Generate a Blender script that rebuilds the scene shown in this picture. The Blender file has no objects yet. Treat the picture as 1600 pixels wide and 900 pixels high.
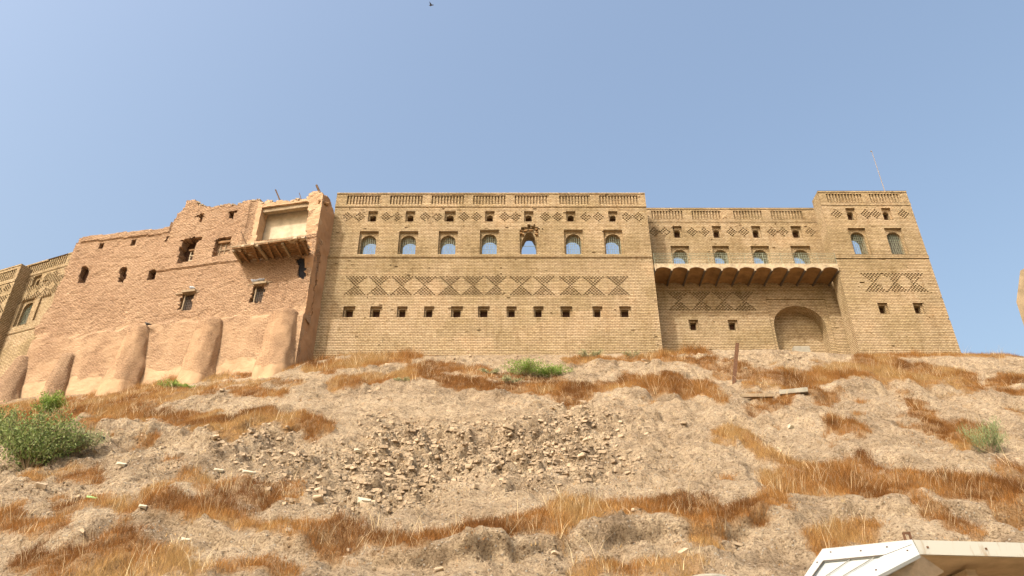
import bpy, bmesh, math, random
import numpy as np
from math import radians as R
random.seed(7); rng = np.random.default_rng(11)
scn = bpy.context.scene
# ------------------------------------------------------------------ camera
FPX = 1220.0; PITCH = R(32.0); EYE = 1.6
cd = bpy.data.cameras.new('camera'); cam = bpy.data.objects.new('camera', cd)
scn.collection.objects.link(cam); scn.camera = cam
cam.location = (0, 0, EYE); cam.rotation_euler = (R(90) + PITCH, 0, 0)
cd.sensor_width = 36; cd.lens = 36 * FPX / 1600; cd.clip_start = 0.1; cd.clip_end = 9000
# ------------------------------------------------------------------ light
SD = np.array([0.8, 1.0, -1.3]); SD = SD / np.linalg.norm(SD)      # the way the sunlight travels
w = bpy.data.worlds.new('World'); scn.world = w; w.use_nodes = True
nt = w.node_tree; nt.nodes.clear()
sky = nt.nodes.new('ShaderNodeTexSky'); sky.sky_type = 'NISHITA'; sky.sun_disc = False
sky.sun_elevation = math.asin(-SD[2]); sky.sun_rotation = math.atan2(-SD[0], -SD[1]) % (2 * math.pi)
sky.air_density = 1.6; sky.dust_density = 8.5; sky.ozone_density = 1.7; sky.altitude = 0
bg = nt.nodes.new('ShaderNodeBackground'); bg.inputs[1].default_value = 0.15
wo = nt.nodes.new('ShaderNodeOutputWorld')
nt.links.new(sky.outputs[0], bg.inputs[0]); nt.links.new(bg.outputs[0], wo.inputs[0])
sl = bpy.data.lights.new('sun', 'SUN'); sun = bpy.data.objects.new('sun', sl); scn.collection.objects.link(sun)
sl.energy = 2.45; sl.angle = R(0.5); sl.color = (1.0, 0.955, 0.885)
from mathutils import Vector, noise as mnoise
sun.rotation_euler = Vector(SD).to_track_quat('-Z', 'Y').to_euler(); sun.location = (-30, -40, 90)
scn.view_settings.view_transform = 'Standard'; scn.view_settings.look = 'None'
scn.view_settings.exposure = 0.86; scn.view_settings.gamma = 1.0
scn.render.engine = 'CYCLES'
# ------------------------------------------------------------------ helpers
CP, SP = math.cos(PITCH), math.sin(PITCH)
def ray(px, py):
    v = (450 - py) / FPX
    return ((px - 800) / FPX, CP - SP * v, SP + CP * v)
def at_y(px, py, Y):
    a, b, c = ray(px, py); t = Y / b
    return (a * t, Y, c * t + EYE)
class Frame:
    """a vertical wall plane: origin, direction along the wall, direction into the wall"""
    def __init__(s, o, ud, nd): s.o = o; s.ud = ud; s.nd = nd
    def p(s, u, z, d=0.0):
        return (s.o[0] + s.ud[0] * u + s.nd[0] * d, s.o[1] + s.ud[1] * u + s.nd[1] * d, z)
    def uz(s, px, py, d=0.0):
        a, b, c = ray(px, py)
        ox, oy = s.o[0] + s.nd[0] * d, s.o[1] + s.nd[1] * d
        t = (ox * s.nd[0] + oy * s.nd[1]) / (a * s.nd[0] + b * s.nd[1])
        x, y = a * t, b * t
        return ((x - ox) * s.ud[0] + (y - oy) * s.ud[1], c * t + EYE)
def tag(o, label=None, cat=None, group=None, kind=None):
    if label: o['label'] = label
    if cat: o['category'] = cat
    if group: o['group'] = group
    if kind: o['kind'] = kind
    return o
def empty(name, loc, label, cat, group=None):
    o = bpy.data.objects.new(name, None); scn.collection.objects.link(o); o.location = loc
    o.empty_display_size = 0.3
    return tag(o, label, cat, group)
class MB:
    """collects quads with uvs in metres, then links them as one mesh object"""
    def __init__(s): s.v = []; s.f = []; s.uv = []
    def face(s, pts, uvs=None):
        n = len(s.v); s.v += [tuple(p) for p in pts]; s.f.append(tuple(range(n, n + len(pts))))
        if uvs is None:
            a = Vector(pts[1]) - Vector(pts[0]); b = Vector(pts[-1]) - Vector(pts[0])
            nn = a.cross(b)
            if abs(nn.z) > 0.8 * max(nn.length, 1e-9): uvs = [(p[0], p[1]) for p in pts]
            else:
                h = Vector((-nn.y, nn.x, 0)); h = h.normalized() if h.length > 1e-9 else Vector((1, 0, 0))
                uvs = [(p[0] * h.x + p[1] * h.y, p[2]) for p in pts]
        s.uv += list(uvs)
    def prism(s, foot, z0, z1):
        """vertical prism; z1 may be a list of tops"""
        n = len(foot); t = z1 if isinstance(z1, (list, tuple)) else [z1] * n
        for i in range(n):
            a, b = foot[i], foot[(i + 1) % n]
            s.face([(a[0], a[1], z0), (b[0], b[1], z0), (b[0], b[1], t[(i + 1) % n]), (a[0], a[1], t[i])])
        s.face([(a[0], a[1], t[i]) for i, a in enumerate(foot)])
        s.face([(a[0], a[1], z0) for a in reversed(foot)])
    def hexa(s, c):
        for q in ((0, 3, 2, 1), (4, 5, 6, 7), (0, 1, 5, 4), (1, 2, 6, 5), (2, 3, 7, 6), (3, 0, 4, 7)):
            s.face([c[i] for i in q])
    def box(s, x0, x1, y0, y1, z0, z1):
        s.hexa([(x0, y0, z0), (x1, y0, z0), (x1, y1, z0), (x0, y1, z0), (x0, y0, z1), (x1, y0, z1), (x1, y1, z1), (x0, y1, z1)])
    def fbox(s, F, u0, u1, z0, z1, d0, d1):
        s.hexa([F.p(u0, z0, d0), F.p(u1, z0, d0), F.p(u1, z0, d1), F.p(u0, z0, d1), F.p(u0, z1, d0), F.p(u1, z1, d0), F.p(u1, z1, d1), F.p(u0, z1, d1)])
    def bar(s, a, b, w, h=None, up=(0, 0, 1)):
        a = Vector(a); b = Vector(b); h = h or w
        d = (b - a).normalized(); up = Vector(up)
        if abs(d.dot(up)) > 0.95: up = Vector((0, 1, 0))
        r = d.cross(up).normalized(); u = r.cross(d)
        q = [a - r * w / 2 - u * h / 2, a + r * w / 2 - u * h / 2, a + r * w / 2 + u * h / 2, a - r * w / 2 + u * h / 2]
        e = [x + (b - a) for x in q]
        s.hexa(q + e)
    def tube(s, pts, radii, n=8):
        rings = []
        for i, p in enumerate(pts):
            p = Vector(p); d = (Vector(pts[min(i + 1, len(pts) - 1)]) - Vector(pts[max(i - 1, 0)])).normalized()
            up = Vector((0, 0, 1)) if abs(d.z) < 0.9 else Vector((0, 1, 0))
            r = d.cross(up).normalized(); u = r.cross(d)
            rr = radii[i] if isinstance(radii, (list, tuple)) else radii
            rings.append([p + (r * math.cos(k * 2 * math.pi / n) + u * math.sin(k * 2 * math.pi / n)) * rr for k in range(n)])
        for a, b in zip(rings, rings[1:]):
            for k in range(n): s.face([a[k], a[(k + 1) % n], b[(k + 1) % n], b[k]])
        s.face(rings[0][::-1]); s.face(rings[-1])
    def build(s, name, m, parent=None, smooth=False):
        me = bpy.data.meshes.new(name); me.from_pydata(s.v, [], s.f)
        l = me.uv_layers.new(name='UVMap'); l.data.foreach_set('uv', np.array(s.uv, dtype=np.float32).ravel())
        if smooth:
            bm = bmesh.new(); bm.from_mesh(me); bmesh.ops.remove_doubles(bm, verts=bm.verts, dist=1e-4); bm.to_mesh(me); bm.free()
        me.polygons.foreach_set('use_smooth', [bool(smooth)] * len(me.polygons))
        me.materials.append(m); me.update()
        o = bpy.data.objects.new(name, me); scn.collection.objects.link(o)
        if parent: setp(o, parent)
        return o
def setp(o, p):
    """parent without moving: meshes are written in world coordinates"""
    o.parent = p
    loc = Vector((0, 0, 0)); q = p
    while q is not None: loc += q.location; q = q.parent
    o.location = -loc
def npmesh(name, V, Fq, m, uv=None, smooth=True, attr=None):
    """big mesh out of numpy arrays; Fq (n,3) or (n,4)"""
    me = bpy.data.meshes.new(name); k = Fq.shape[1]
    me.vertices.add(len(V)); me.vertices.foreach_set('co', V.astype(np.float32).ravel())
    me.loops.add(Fq.size); me.loops.foreach_set('vertex_index', Fq.astype(np.int32).ravel())
    me.polygons.add(len(Fq)); me.polygons.foreach_set('loop_start', np.arange(0, Fq.size, k, dtype=np.int32))
    me.polygons.foreach_set('loop_total', np.full(len(Fq), k, dtype=np.int32))
    me.polygons.foreach_set('use_smooth', np.full(len(Fq), bool(smooth)))
    if uv is not None:
        l = me.uv_layers.new(name='UVMap'); l.data.foreach_set('uv', uv[Fq.ravel()].astype(np.float32).ravel())
    if attr is not None:
        for nme, arr in attr.items():
            a = me.color_attributes.new(nme, 'FLOAT_COLOR', 'POINT')
            a.data.foreach_set('color', arr.astype(np.float32).ravel())
    me.update(calc_edges=True); me.validate()
    me.polygons.foreach_set('use_smooth', np.full(len(me.polygons), bool(smooth)))
    me.materials.append(m)
    o = bpy.data.objects.new(name, me); scn.collection.objects.link(o); return o
# value noise for arrays
_lat = rng.random((256, 256))
def vn(x, y, sx, sy=None, seed=0):
    sy = sy or sx
    x = x / sx + seed * 17.31; y = y / sy + seed * 9.77
    xi = np.floor(x).astype(int); yi = np.floor(y).astype(int); fx = x - xi; fy = y - yi
    fx = fx * fx * (3 - 2 * fx); fy = fy * fy * (3 - 2 * fy)
    g = lambda a, b: _lat[a % 256, b % 256]
    return (g(xi, yi) * (1 - fx) + g(xi + 1, yi) * fx) * (1 - fy) + (g(xi, yi + 1) * (1 - fx) + g(xi + 1, yi + 1) * fx) * fy - 0.5
def fbm(x, y, s, o=4, seed=0, rough=0.5, ax=1.0):
    r = 0; a = 1
    for k in range(o): r = r + a * vn(x, y, s * ax / 2 ** k, s / 2 ** k, seed + k * 3); a *= rough
    return r
# ------------------------------------------------------------------ materials
class NT:
    def __init__(s, name, rough=0.9, spec=0.15):
        s.m = bpy.data.materials.new(name); s.m.use_nodes = True; s.t = s.m.node_tree
        s.b = s.t.nodes['Principled BSDF']; s.b.inputs['Roughness'].default_value = rough
        s.b.inputs['Specular IOR Level'].default_value = spec
    def n(s, typ, **kw):
        o = s.t.nodes.new('ShaderNode' + typ)
        for k, v in kw.items():
            if k.startswith('i_'):
                key = k[2:].replace('_', ' ')
                o.inputs[key].default_value = v
            else: setattr(o, k, v)
        return o
    def l(s, a, b): s.t.links.new(a, b)
    def pos(s): return s.n('NewGeometry').outputs['Position']
    def uv(s): return s.n('UVMap').outputs[0]
    def noise(s, vec, scale, detail=4, rough=0.6, dist=0.0):
        o = s.n('TexNoise', i_Scale=scale, i_Detail=detail, i_Roughness=rough, i_Distortion=dist); s.l(vec, o.inputs['Vector']); return o.outputs[0]
    def map(s, vec, sc):
        o = s.n('Mapping'); o.inputs['Scale'].default_value = sc; s.l(vec, o.inputs['Vector']); return o.outputs[0]
    def ramp(s, fac, stops):
        o = s.n('ValToRGB'); e = o.color_ramp.elements
        while len(e) < len(stops): e.new(0.5)
        for k, (p, c) in enumerate(stops):
            e[k].position = p; e[k].color = c if len(c) == 4 else (*c, 1)
        s.l(fac, o.inputs[0]); return o.outputs[0]
    def mix(s, fac, a, b, mode='MIX'):
        o = s.n('MixRGB', blend_type=mode)
        for inp, val in ((0, fac), (1, a), (2, b)):
            if hasattr(val, 'links'): s.l(val, o.inputs[inp])
            elif isinstance(val, (int, float)): o.inputs[inp].default_value = val
            else: o.inputs[inp].default_value = (*val, 1) if len(val) == 3 else val
        return o.outputs[0]
    def math(s, op, a, b=0.0, clamp=False):
        o = s.n('Math', operation=op, use_clamp=clamp)
        for inp, val in ((0, a), (1, b)):
            if hasattr(val, 'links'): s.l(val, o.inputs[inp])
            else: o.inputs[inp].default_value = val
        return o.outputs[0]
    def bump(s, h, strength=0.5, dist=0.05, prev=None):
        o = s.n('Bump', i_Strength=strength, i_Distance=dist); s.l(h, o.inputs['Height'])
        if prev is not None: s.l(prev, o.inputs['Normal'])
        return o.outputs[0]
    def col(s, c):
        if hasattr(c, 'links'): s.l(c, s.b.inputs['Base Color'])
        else: s.b.inputs['Base Color'].default_value = (*c, 1)
        return s
    def nrm(s, b): s.l(b, s.b.inputs['Normal']); return s
def brick_mat(name, c1, c2, mortar, big=0.25, bw=0.25, rh=0.133, ms=0.009, stain=(0.30, 0.2, 0.11)):
    m = NT(name); uv = m.uv(); pos = m.pos()
    d = m.noise(m.map(uv, (0.9, 4, 1)), 1.0, 3)
    off = m.n('VectorMath', operation='MULTIPLY_ADD'); m.l(uv, off.inputs[0]); off.inputs[1].default_value = (1, 1, 1)
    sc = m.n('VectorMath', operation='SCALE'); m.l(m.n('CombineXYZ').outputs[0], sc.inputs[0])
    cx = m.n('CombineXYZ'); m.l(m.math('MULTIPLY', m.math('SUBTRACT', d, 0.5), 0.03), cx.inputs[1]); m.l(cx.outputs[0], off.inputs[2])
    b = m.n('TexBrick', offset=0.5, squash=1.0); b.inputs['Scale'].default_value = 1.0
    b.inputs['Brick Width'].default_value = bw; b.inputs['Row Height'].default_value = rh
    b.inputs['Mortar Size'].default_value = ms; b.inputs['Mortar Smooth'].default_value = 0.35; b.inputs['Bias'].default_value = -0.1
    b.inputs['Color1'].default_value = (*c1, 1); b.inputs['Color2'].default_value = (*c2, 1); b.inputs['Mortar'].default_value = (*mortar, 1)
    m.l(off.outputs[0], b.inputs['Vector'])
    sx_ = m.n('SeparateXYZ'); m.l(off.outputs[0], sx_.inputs[0])
    fr_ = m.math('FRACT', m.math('DIVIDE', m.math('ADD', sx_.outputs[1], 100 * rh - .004), rh))
    bed = m.ramp(fr_, [(0.0, (1, 1, 1)), (0.17, (1, 1, 1)), (0.27, (0, 0, 0)), (0.95, (0, 0, 0)), (1.0, (1, 1, 1))])
    bcol = m.mix(m.math('MULTIPLY', bed, 0.92), b.outputs['Color'], mortar)
    # weathering with a shape of its own: broad patches, rain streaks and odd bricks
    p1 = m.ramp(m.noise(pos, 0.35, 5, 0.65), [(0.28, (0.70, 0.68, 0.60)), (0.42, (0.93, 0.92, 0.85)), (0.55, (1, 1, 1)), (0.72, (1.16, 1.10, 1.05))])
    p2 = m.ramp(m.noise(m.map(pos, (1.6, 1.6, 0.25)), 1.0, 5, 0.75), [(0.33, (0.68, 0.62, 0.54)), (0.5, (1, 1, 1)), (.7, (1.08, 1.08, 1.1))])
    odd = m.ramp(m.noise(m.map(uv, (4, 7.5, 1)), 1.0, 1, 0.3), [(0.35, (0.8, 0.72, 0.62)), (0.5, (1, 1, 1)), (0.7, (1.12, 1.1, 1.05))])
    p4 = m.ramp(m.noise(m.map(uv, (0.5, 7.5, 1)), 1.0, 2, 0.5), [(0.38, (0.86, 0.82, 0.75)), (0.6, (1.06, 1.04, 1.0))])
    vr = m.n('TexVoronoi', feature='F1', distance='CHEBYCHEV'); vr.inputs['Scale'].default_value = 1.0; m.l(m.map(off.outputs[0], (.28, .55, 1)), vr.inputs['Vector'])
    rep = m.n('SeparateColor'); m.l(vr.outputs['Color'], rep.inputs[0])
    bcol = m.mix(1.0, bcol, m.ramp(rep.outputs[0], [(0.0, (.90, .89, .86)), (.5, (1, 1, 1)), (1.0, (1.07, 1.05, 1.06))]), 'MULTIPLY')
    c = m.mix(0.9, bcol, p1, 'MULTIPLY'); c = m.mix(0.6, c, p2, 'MULTIPLY'); c = m.mix(0.75, c, odd, 'MULTIPLY'); c = m.mix(0.7, c, p4, 'MULTIPLY')
    m.col(c)
    h = m.math('SUBTRACT', m.math('MULTIPLY', m.noise(pos, 9, 4), 0.35), m.math('MAXIMUM', bed, m.math('MULTIPLY', b.outputs['Fac'], .6)))
    m.nrm(m.bump(h, 0.8, 0.03)); return m.m
def rubble_brick_mat(name, c1, c2, dark, plaster, zplaster, zfull, pier=None):
    """old eroded brickwork, with mud plaster surviving on the lower wall"""
    m = NT(name); pos = m.pos(); spx = m.n('SeparateXYZ'); m.l(pos, spx.inputs[0]); cuv = m.n('CombineXYZ')
    m.l(m.math('ADD', m.math('MULTIPLY', spx.outputs[0], 1.186), m.math('MULTIPLY', spx.outputs[1], .77)), cuv.inputs[0]); m.l(spx.outputs[2], cuv.inputs[1]); uv = cuv.outputs[0]
    d = m.noise(uv, 1.3, 4); cx = m.n('CombineXYZ')
    m.l(m.math('MULTIPLY', m.math('SUBTRACT', d, 0.5), 0.25), cx.inputs[1])
    add = m.n('VectorMath', operation='ADD'); m.l(uv, add.inputs[0]); m.l(cx.outputs[0], add.inputs[1])
    b = m.n('TexBrick', offset=0.5); b.inputs['Scale'].default_value = 1.0
    b.inputs['Brick Width'].default_value = 0.29; b.inputs['Row Height'].default_value = 0.115
    b.inputs['Mortar Size'].default_value = 0.022; b.inputs['Mortar Smooth'].default_value = 0.8
    b.inputs['Color1'].default_value = (*c1, 1); b.inputs['Color2'].default_value = (*c2, 1); b.inputs['Mortar'].default_value = (*dark, 1)
    m.l(add.outputs[0], b.inputs['Vector'])
    clump = m.noise(m.map(uv, (4.2, 7.2, 1)), 1.0, 4, 0.75)
    cc = m.ramp(clump, [(0.30, (0.40, 0.33, 0.28)), (0.46, (0.96, 0.95, 0.94)), (0.72, (1.25, 1.22, 1.18))])  # crevice shade painted into the low spots
    broad = m.ramp(m.noise(pos, 0.3, 5, 0.6), [(0.3, (0.82, 0.76, 0.72)), (0.6, (1.05, 1.03, 1.0))])
    c = m.mix(0.9, b.outputs['Color'], cc, 'MULTIPLY'); c = m.mix(0.9, c, broad, 'MULTIPLY')
    sep = m.n('SeparateXYZ'); m.l(pos, sep.inputs[0])
    z = m.math('ADD', sep.outputs[2], m.math('MULTIPLY', m.math('SUBTRACT', m.noise(pos, 0.8, 5, 0.7), 0.5), 5.0))
    mk = m.n('MapRange'); mk.inputs[1].default_value = zplaster; mk.inputs[2].default_value = zplaster - 0.25
    m.l(z, mk.inputs[0])
    mk2 = m.n('MapRange'); mk2.inputs[1].default_value = zfull + 0.1; mk2.inputs[2].default_value = zfull - 0.1
    m.l(m.math('ADD', sep.outputs[2], m.math('MULTIPLY', m.math('SUBTRACT', m.noise(pos, 0.5, 4, 0.6), 0.5), 2.2)), mk2.inputs[0])
    fac = m.math('MULTIPLY', mk.outputs[0], m.ramp(m.noise(pos, 0.7, 4, 0.65), [(0.40, (0.15,) * 3), (0.56, (0.62,) * 3)]))
    fac = m.math('MAXIMUM', fac, mk2.outputs[0])
    if pier:
        ul = m.math('ADD', m.math('MULTIPLY', m.math('ADD', spx.outputs[0], 14.8), .9782), m.math('MULTIPLY', m.math('SUBTRACT', spx.outputs[1], 48.2), -.2079))
        g1 = m.math('GREATER_THAN', m.math('ADD', ul, m.math('MULTIPLY', m.noise(pos, 1.2, 4), .8)), pier[0] + .4); g2 = m.math('GREATER_THAN', m.math('ADD', spx.outputs[2], m.math('MULTIPLY', m.noise(pos, 1.0, 4), 1.5)), pier[1] + .75)
        patch = m.ramp(m.noise(pos, 1.1, 5, .7), [(.36, (0,) * 3), (.43, (.9,) * 3)])
        fac = m.math('MAXIMUM', fac, m.math('MULTIPLY', m.math('MULTIPLY', g1, g2), patch))
    pl = m.mix(1.0, plaster, m.ramp(m.noise(pos, 0.9, 6, 0.7), [(0.3, (0.78, 0.72, 0.66)), (0.65, (1.06, 1.04, 1.0))]), 'MULTIPLY')
    m.col(m.mix(fac, c, pl))
    h = m.math('SUBTRACT', m.math('MULTIPLY', clump, 1.6), m.math('MULTIPLY', b.outputs['Fac'], 0.6))
    inv = m.math('SUBTRACT', 1.0, m.math('MULTIPLY', fac, 0.85))
    h = m.math('ADD', m.math('MULTIPLY', h, inv), m.math('MULTIPLY', m.noise(pos, 2.5, 6, 0.7), 0.5))
    m.nrm(m.bump(h, 0.9, 0.09)); return m.m
def plain(name, c, rough=0.8, var=0.25, scale=3.0, bumpd=0.02, stretch=None, spec=0.2, metal=0.0):
    m = NT(name, rough, spec); pos = m.pos()
    if stretch: pos = m.map(pos, stretch)
    nz = m.noise(pos, scale, 6, 0.65)
    lo = tuple(x * (1 - var) for x in c); hi = tuple(min(1, x * (1 + var)) for x in c)
    m.col(m.ramp(nz, [(0.3, lo), (0.7, hi)])); m.nrm(m.bump(nz, 0.6, bumpd)); m.b.inputs['Metallic'].default_value = metal
    return m.m
M = {}
M['brick'] = brick_mat('yellow_brick', (0.475, 0.375, 0.24), (0.385, 0.297, 0.185), (0.085, 0.055, 0.028))
M['old'] = rubble_brick_mat('old_brick', (0.49, 0.34, 0.218), (0.405, 0.27, 0.167), (0.17, 0.10, 0.058), (0.46, 0.32, 0.20), 30.3, 26.2, pier=(-5.6, 36.4))
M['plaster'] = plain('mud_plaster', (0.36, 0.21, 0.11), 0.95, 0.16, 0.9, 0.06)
M['pale_plaster'] = plain('pale_gypsum_plaster', (0.47, 0.39, 0.27), 0.9, 0.22, 1.6, 0.04)
M['wood'] = plain('weathered_wood', (0.22, 0.125, 0.058), 0.85, 0.35, 3, 0.02, (1, 1, 0.4))
M['dark_timber'] = plain('dark_timber', (0.11, 0.065, 0.035), 0.85, 0.35, 3, 0.02, (1, 1, .4))
M['opening_shade'] = plain('opening_shade', (0.06, 0.028, 0.014), 0.8, 0.4, 5, 0.01)  # stands in for the shade inside the openings
M['pale_wood'] = plain('grey_wood', (0.28, 0.21, 0.13), 0.85, 0.3, 4, 0.02)
M['soot_and_shade'] = plain('soot_and_crack_dark', (0.018, 0.018, 0.022), 0.9, 0.6, 4, 0.05)  # soot in the hollow, painted shade behind the crack
M['grille'] = plain('grey_green_iron', (0.22, 0.24, 0.17), 0.6, 0.3, 8, 0.0)
M['iron'] = plain('dark_iron', (0.10, 0.08, 0.06), 0.6, 0.4, 8, 0.0)
M['rust'] = plain('rust', (0.12, 0.06, 0.032), 0.8, 0.4, 8, 0.005)
M['stone'] = plain('pale_stone', (0.39, 0.30, 0.20), 0.9, 0.25, 3, 0.03)
M['white_stone'] = plain('white_stone', (0.46, 0.40, 0.29), 0.9, 0.15, 5, 0.02)
M['concrete'] = plain('grey_concrete', (0.27, 0.245, 0.19), 0.9, 0.2, 3, 0.02)
M['vault'] = plain('rusty_vault', (0.24, 0.14, 0.06), 0.9, 0.35, 1.4, 0.03)
M['slab'] = plain('pale_slab_edge', (0.37, 0.29, 0.185), 0.9, 0.4, 4, 0.08)
# ------------------------------------------------------------------ wall built of brick cells
DU, DZ = 0.125, 0.133
class Wall:
    def __init__(s, F, u0, u1, z0, z1, T):
        s.F = F; s.u0 = u0; s.z1 = z1; s.nu = max(1, round((u1 - u0) / DU)); s.nz = round((z1 - z0) / DZ)
        s.z0 = z1 - s.nz * DZ; s.u1 = u0 + s.nu * DU; s.T = T
        s.D = np.zeros((s.nz, s.nu)); s.H = np.zeros((s.nz, s.nu), bool)
    def iu(s, u): return int(round((u - s.u0) / DU))
    def iz(s, z): return int(round((z - s.z0) / DZ))
    def rect(s, pu0, pu1, z0, z1, d, hole=False):
        a, b, c, e = max(0, s.iu(pu0)), min(s.nu, s.iu(pu1)), max(0, s.iz(z0)), min(s.nz, s.iz(z1))
        s.D[c:e, a:b] = d
        if hole: s.H[c:e, a:b] = True
        return s.u0 + a * DU, s.u0 + b * DU, s.z0 + c * DZ, s.z0 + e * DZ
    def dot(s, i, k, d=None):
        if d is None:
            if random.random() < .03: return
            d = random.choice((.07, .10, .10, .13))
        if 0 <= i < s.nu and 0 <= k < s.nz and not s.H[k, i]: s.D[k, i] = d
    def diamond(s, u, z):
        ci, ck = s.iu(u), s.iz(z)
        for r, n in enumerate((1, 2, 3, 4, 3, 2, 1)):
            for q in range(n): s.dot(ci - (n - 1) + 2 * q, ck + 3 - r)
    def hourglass(s, u, z):
        ci, ck = s.iu(u), s.iz(z)
        for r, n in enumerate((7, 6, 5, 4, 3, 2, 1, 2, 3, 4, 5, 6, 7)):
            for q in range(n): s.dot(ci - (n - 1) + 2 * q, ck + 6 - r)
    def panel(s, u0, u1, z0, z1):
        a, b, c, e = s.iu(u0), s.iu(u1), s.iz(z0), s.iz(z1)
        for i in range(max(a, 0), min(b, s.nu)): s.D[c:e, i] = 0.17 if (i - a) % 2 == 0 else 0.05
    def band(s, z, n=2, d=-0.05):
        k = s.iz(z); s.D[k:k + n, :] = d; s.H[k:k + n, :] = False
    def build(s, name, mat, parent):
        rc = random.Random(s.nu)
        for _ in range(s.nu * s.nz // 90):   # chipped and missing brick faces
            i_, k_ = rc.randrange(s.nu), rc.randrange(s.nz)
            if s.D[k_, i_] == 0 and not s.H[k_, i_]: s.D[k_, i_:i_ + rc.choice((1, 1, 2))] = rc.choice((.02, .03, .06))
        mb = MB(); F = s.F; U = lambda i: s.u0 + i * DU; Z = lambda k: s.z0 + k * DZ
        for k in range(s.nz):
            z0, z1 = Z(k), Z(k + 1); i = 0
            while i < s.nu:
                j = i + 1
                while j < s.nu and s.D[k, j] == s.D[k, i] and s.H[k, j] == s.H[k, i]: j += 1
                a, b, d = U(i), U(j), s.D[k, i]
                if not s.H[k, i]:
                    mb.face([F.p(a, z0, d), F.p(b, z0, d), F.p(b, z1, d), F.p(a, z1, d)], [(a, z0), (b, z0), (b, z1), (a, z1)])
                if j < s.nu:
                    e = s.D[k, j]
                    mb.face([F.p(b, z0, d), F.p(b, z0, e), F.p(b, z1, e), F.p(b, z1, d)], [(b + d, z0), (b + e, z0), (b + e, z1), (b + d, z1)])
                i = j
        for k in range(s.nz - 1):
            z = Z(k + 1); i = 0
            while i < s.nu:
                a, b = s.D[k, i], s.D[k + 1, i]; j = i + 1
                while j < s.nu and s.D[k, j] == a and s.D[k + 1, j] == b: j += 1
                if a != b: mb.face([F.p(U(i), z, a), F.p(U(j), z, a), F.p(U(j), z, b), F.p(U(i), z, b)], [(U(i), z + a), (U(j), z + a), (U(j), z + b), (U(i), z + b)])
                i = j
        T = s.T; u0, u1, z0, z1 = s.u0, s.u1, s.z0, s.z1
        dt = s.D[-1, 0]
        mb.face([F.p(u0, z1, dt), F.p(u1, z1, dt), F.p(u1, z1, T), F.p(u0, z1, T)])
        for k in range(s.nz):
            for (u, i) in ((u0, 0), (u1, -1)):
                d = s.D[k, i]; mb.face([F.p(u, Z(k), d), F.p(u, Z(k), T), F.p(u, Z(k + 1), T), F.p(u, Z(k + 1), d)], [(u + d, Z(k)), (u + T, Z(k)), (u + T, Z(k + 1)), (u + d, Z(k + 1))])
            i = 0
            while i < s.nu:
                j = i + 1
                while j < s.nu and s.H[k, j] == s.H[k, i]: j += 1
                if not s.H[k, i]:
                    mb.face([F.p(U(j), Z(k), T), F.p(U(i), Z(k), T), F.p(U(i), Z(k + 1), T), F.p(U(j), Z(k + 1), T)], [(U(j), Z(k)), (U(i), Z(k)), (U(i), Z(k + 1)), (U(j), Z(k + 1))])
                i = j
        return mb.build(name, mat, parent)
def contour(h0, h1, zb, zt, rise, n=14):
    """opening outline: u, z pairs from bottom left over the arch to bottom right"""
    if rise <= 0: return [(h0, zb), (h0, zt), (h1, zt), (h1, zb)]
    pts = [(h0, zb)]; c = (h0 + h1) / 2; r = (h1 - h0) / 2
    for k in range(n + 1):
        a = math.pi * (1 - k / n); pts.append((c + r * math.cos(a), zt - rise + rise * math.sin(a)))
    pts.append((h1, zb)); return pts
def surround(mb, F, rect, hole, d0, d1, back=True):
    u0, u1, z0, z1 = rect; pts = hole; h0, h1 = pts[0][0], pts[-1][0]; zb = pts[0][1]
    for d, ok in ((d0, True), (d1, back)):
        if not ok: continue
        def q(a, b, c, e):
            if b - a > 1e-5 and (c[1] - c[0] > 1e-5 or e[1] - e[0] > 1e-5):
                mb.face([F.p(a, c[0], d), F.p(b, e[0], d), F.p(b, e[1], d), F.p(a, c[1], d)], [(a, c[0]), (b, e[0]), (b, e[1]), (a, c[1])])
        q(u0, h0, (z0, z1), (z0, z1)); q(h1, u1, (z0, z1), (z0, z1))
        if zb > z0 + 1e-4: q(h0, h1, (z0, zb), (z0, zb))
        top = pts[1:-1]
        for a, b in zip(top, top[1:]): q(a[0], b[0], (a[1], z1), (b[1], z1))
    loop = pts + [pts[0]]; L = 0
    for a, b in zip(loop, loop[1:]):
        e = math.hypot(b[0] - a[0], b[1] - a[1])
        vert = abs(b[0] - a[0]) < 1e-5
        if vert: uvs = [(a[0] + d0, a[1]), (b[0] + d0, b[1]), (b[0] + d1, b[1]), (a[0] + d1, a[1])]
        else: uvs = [(L, d0), (L + e, d0), (L + e, d1), (L, d1)]
        mb.face([F.p(*a, d0), F.p(*b, d0), F.p(*b, d1), F.p(*a, d1)], uvs); L += e
def archtop(pts, u):
    top = pts[1:-1]
    for a, b in zip(top, top[1:]):
        if a[0] <= u <= b[0] and b[0] > a[0]: return a[1] + (b[1] - a[1]) * (u - a[0]) / (b[0] - a[0])
    return top[0][1]
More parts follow.
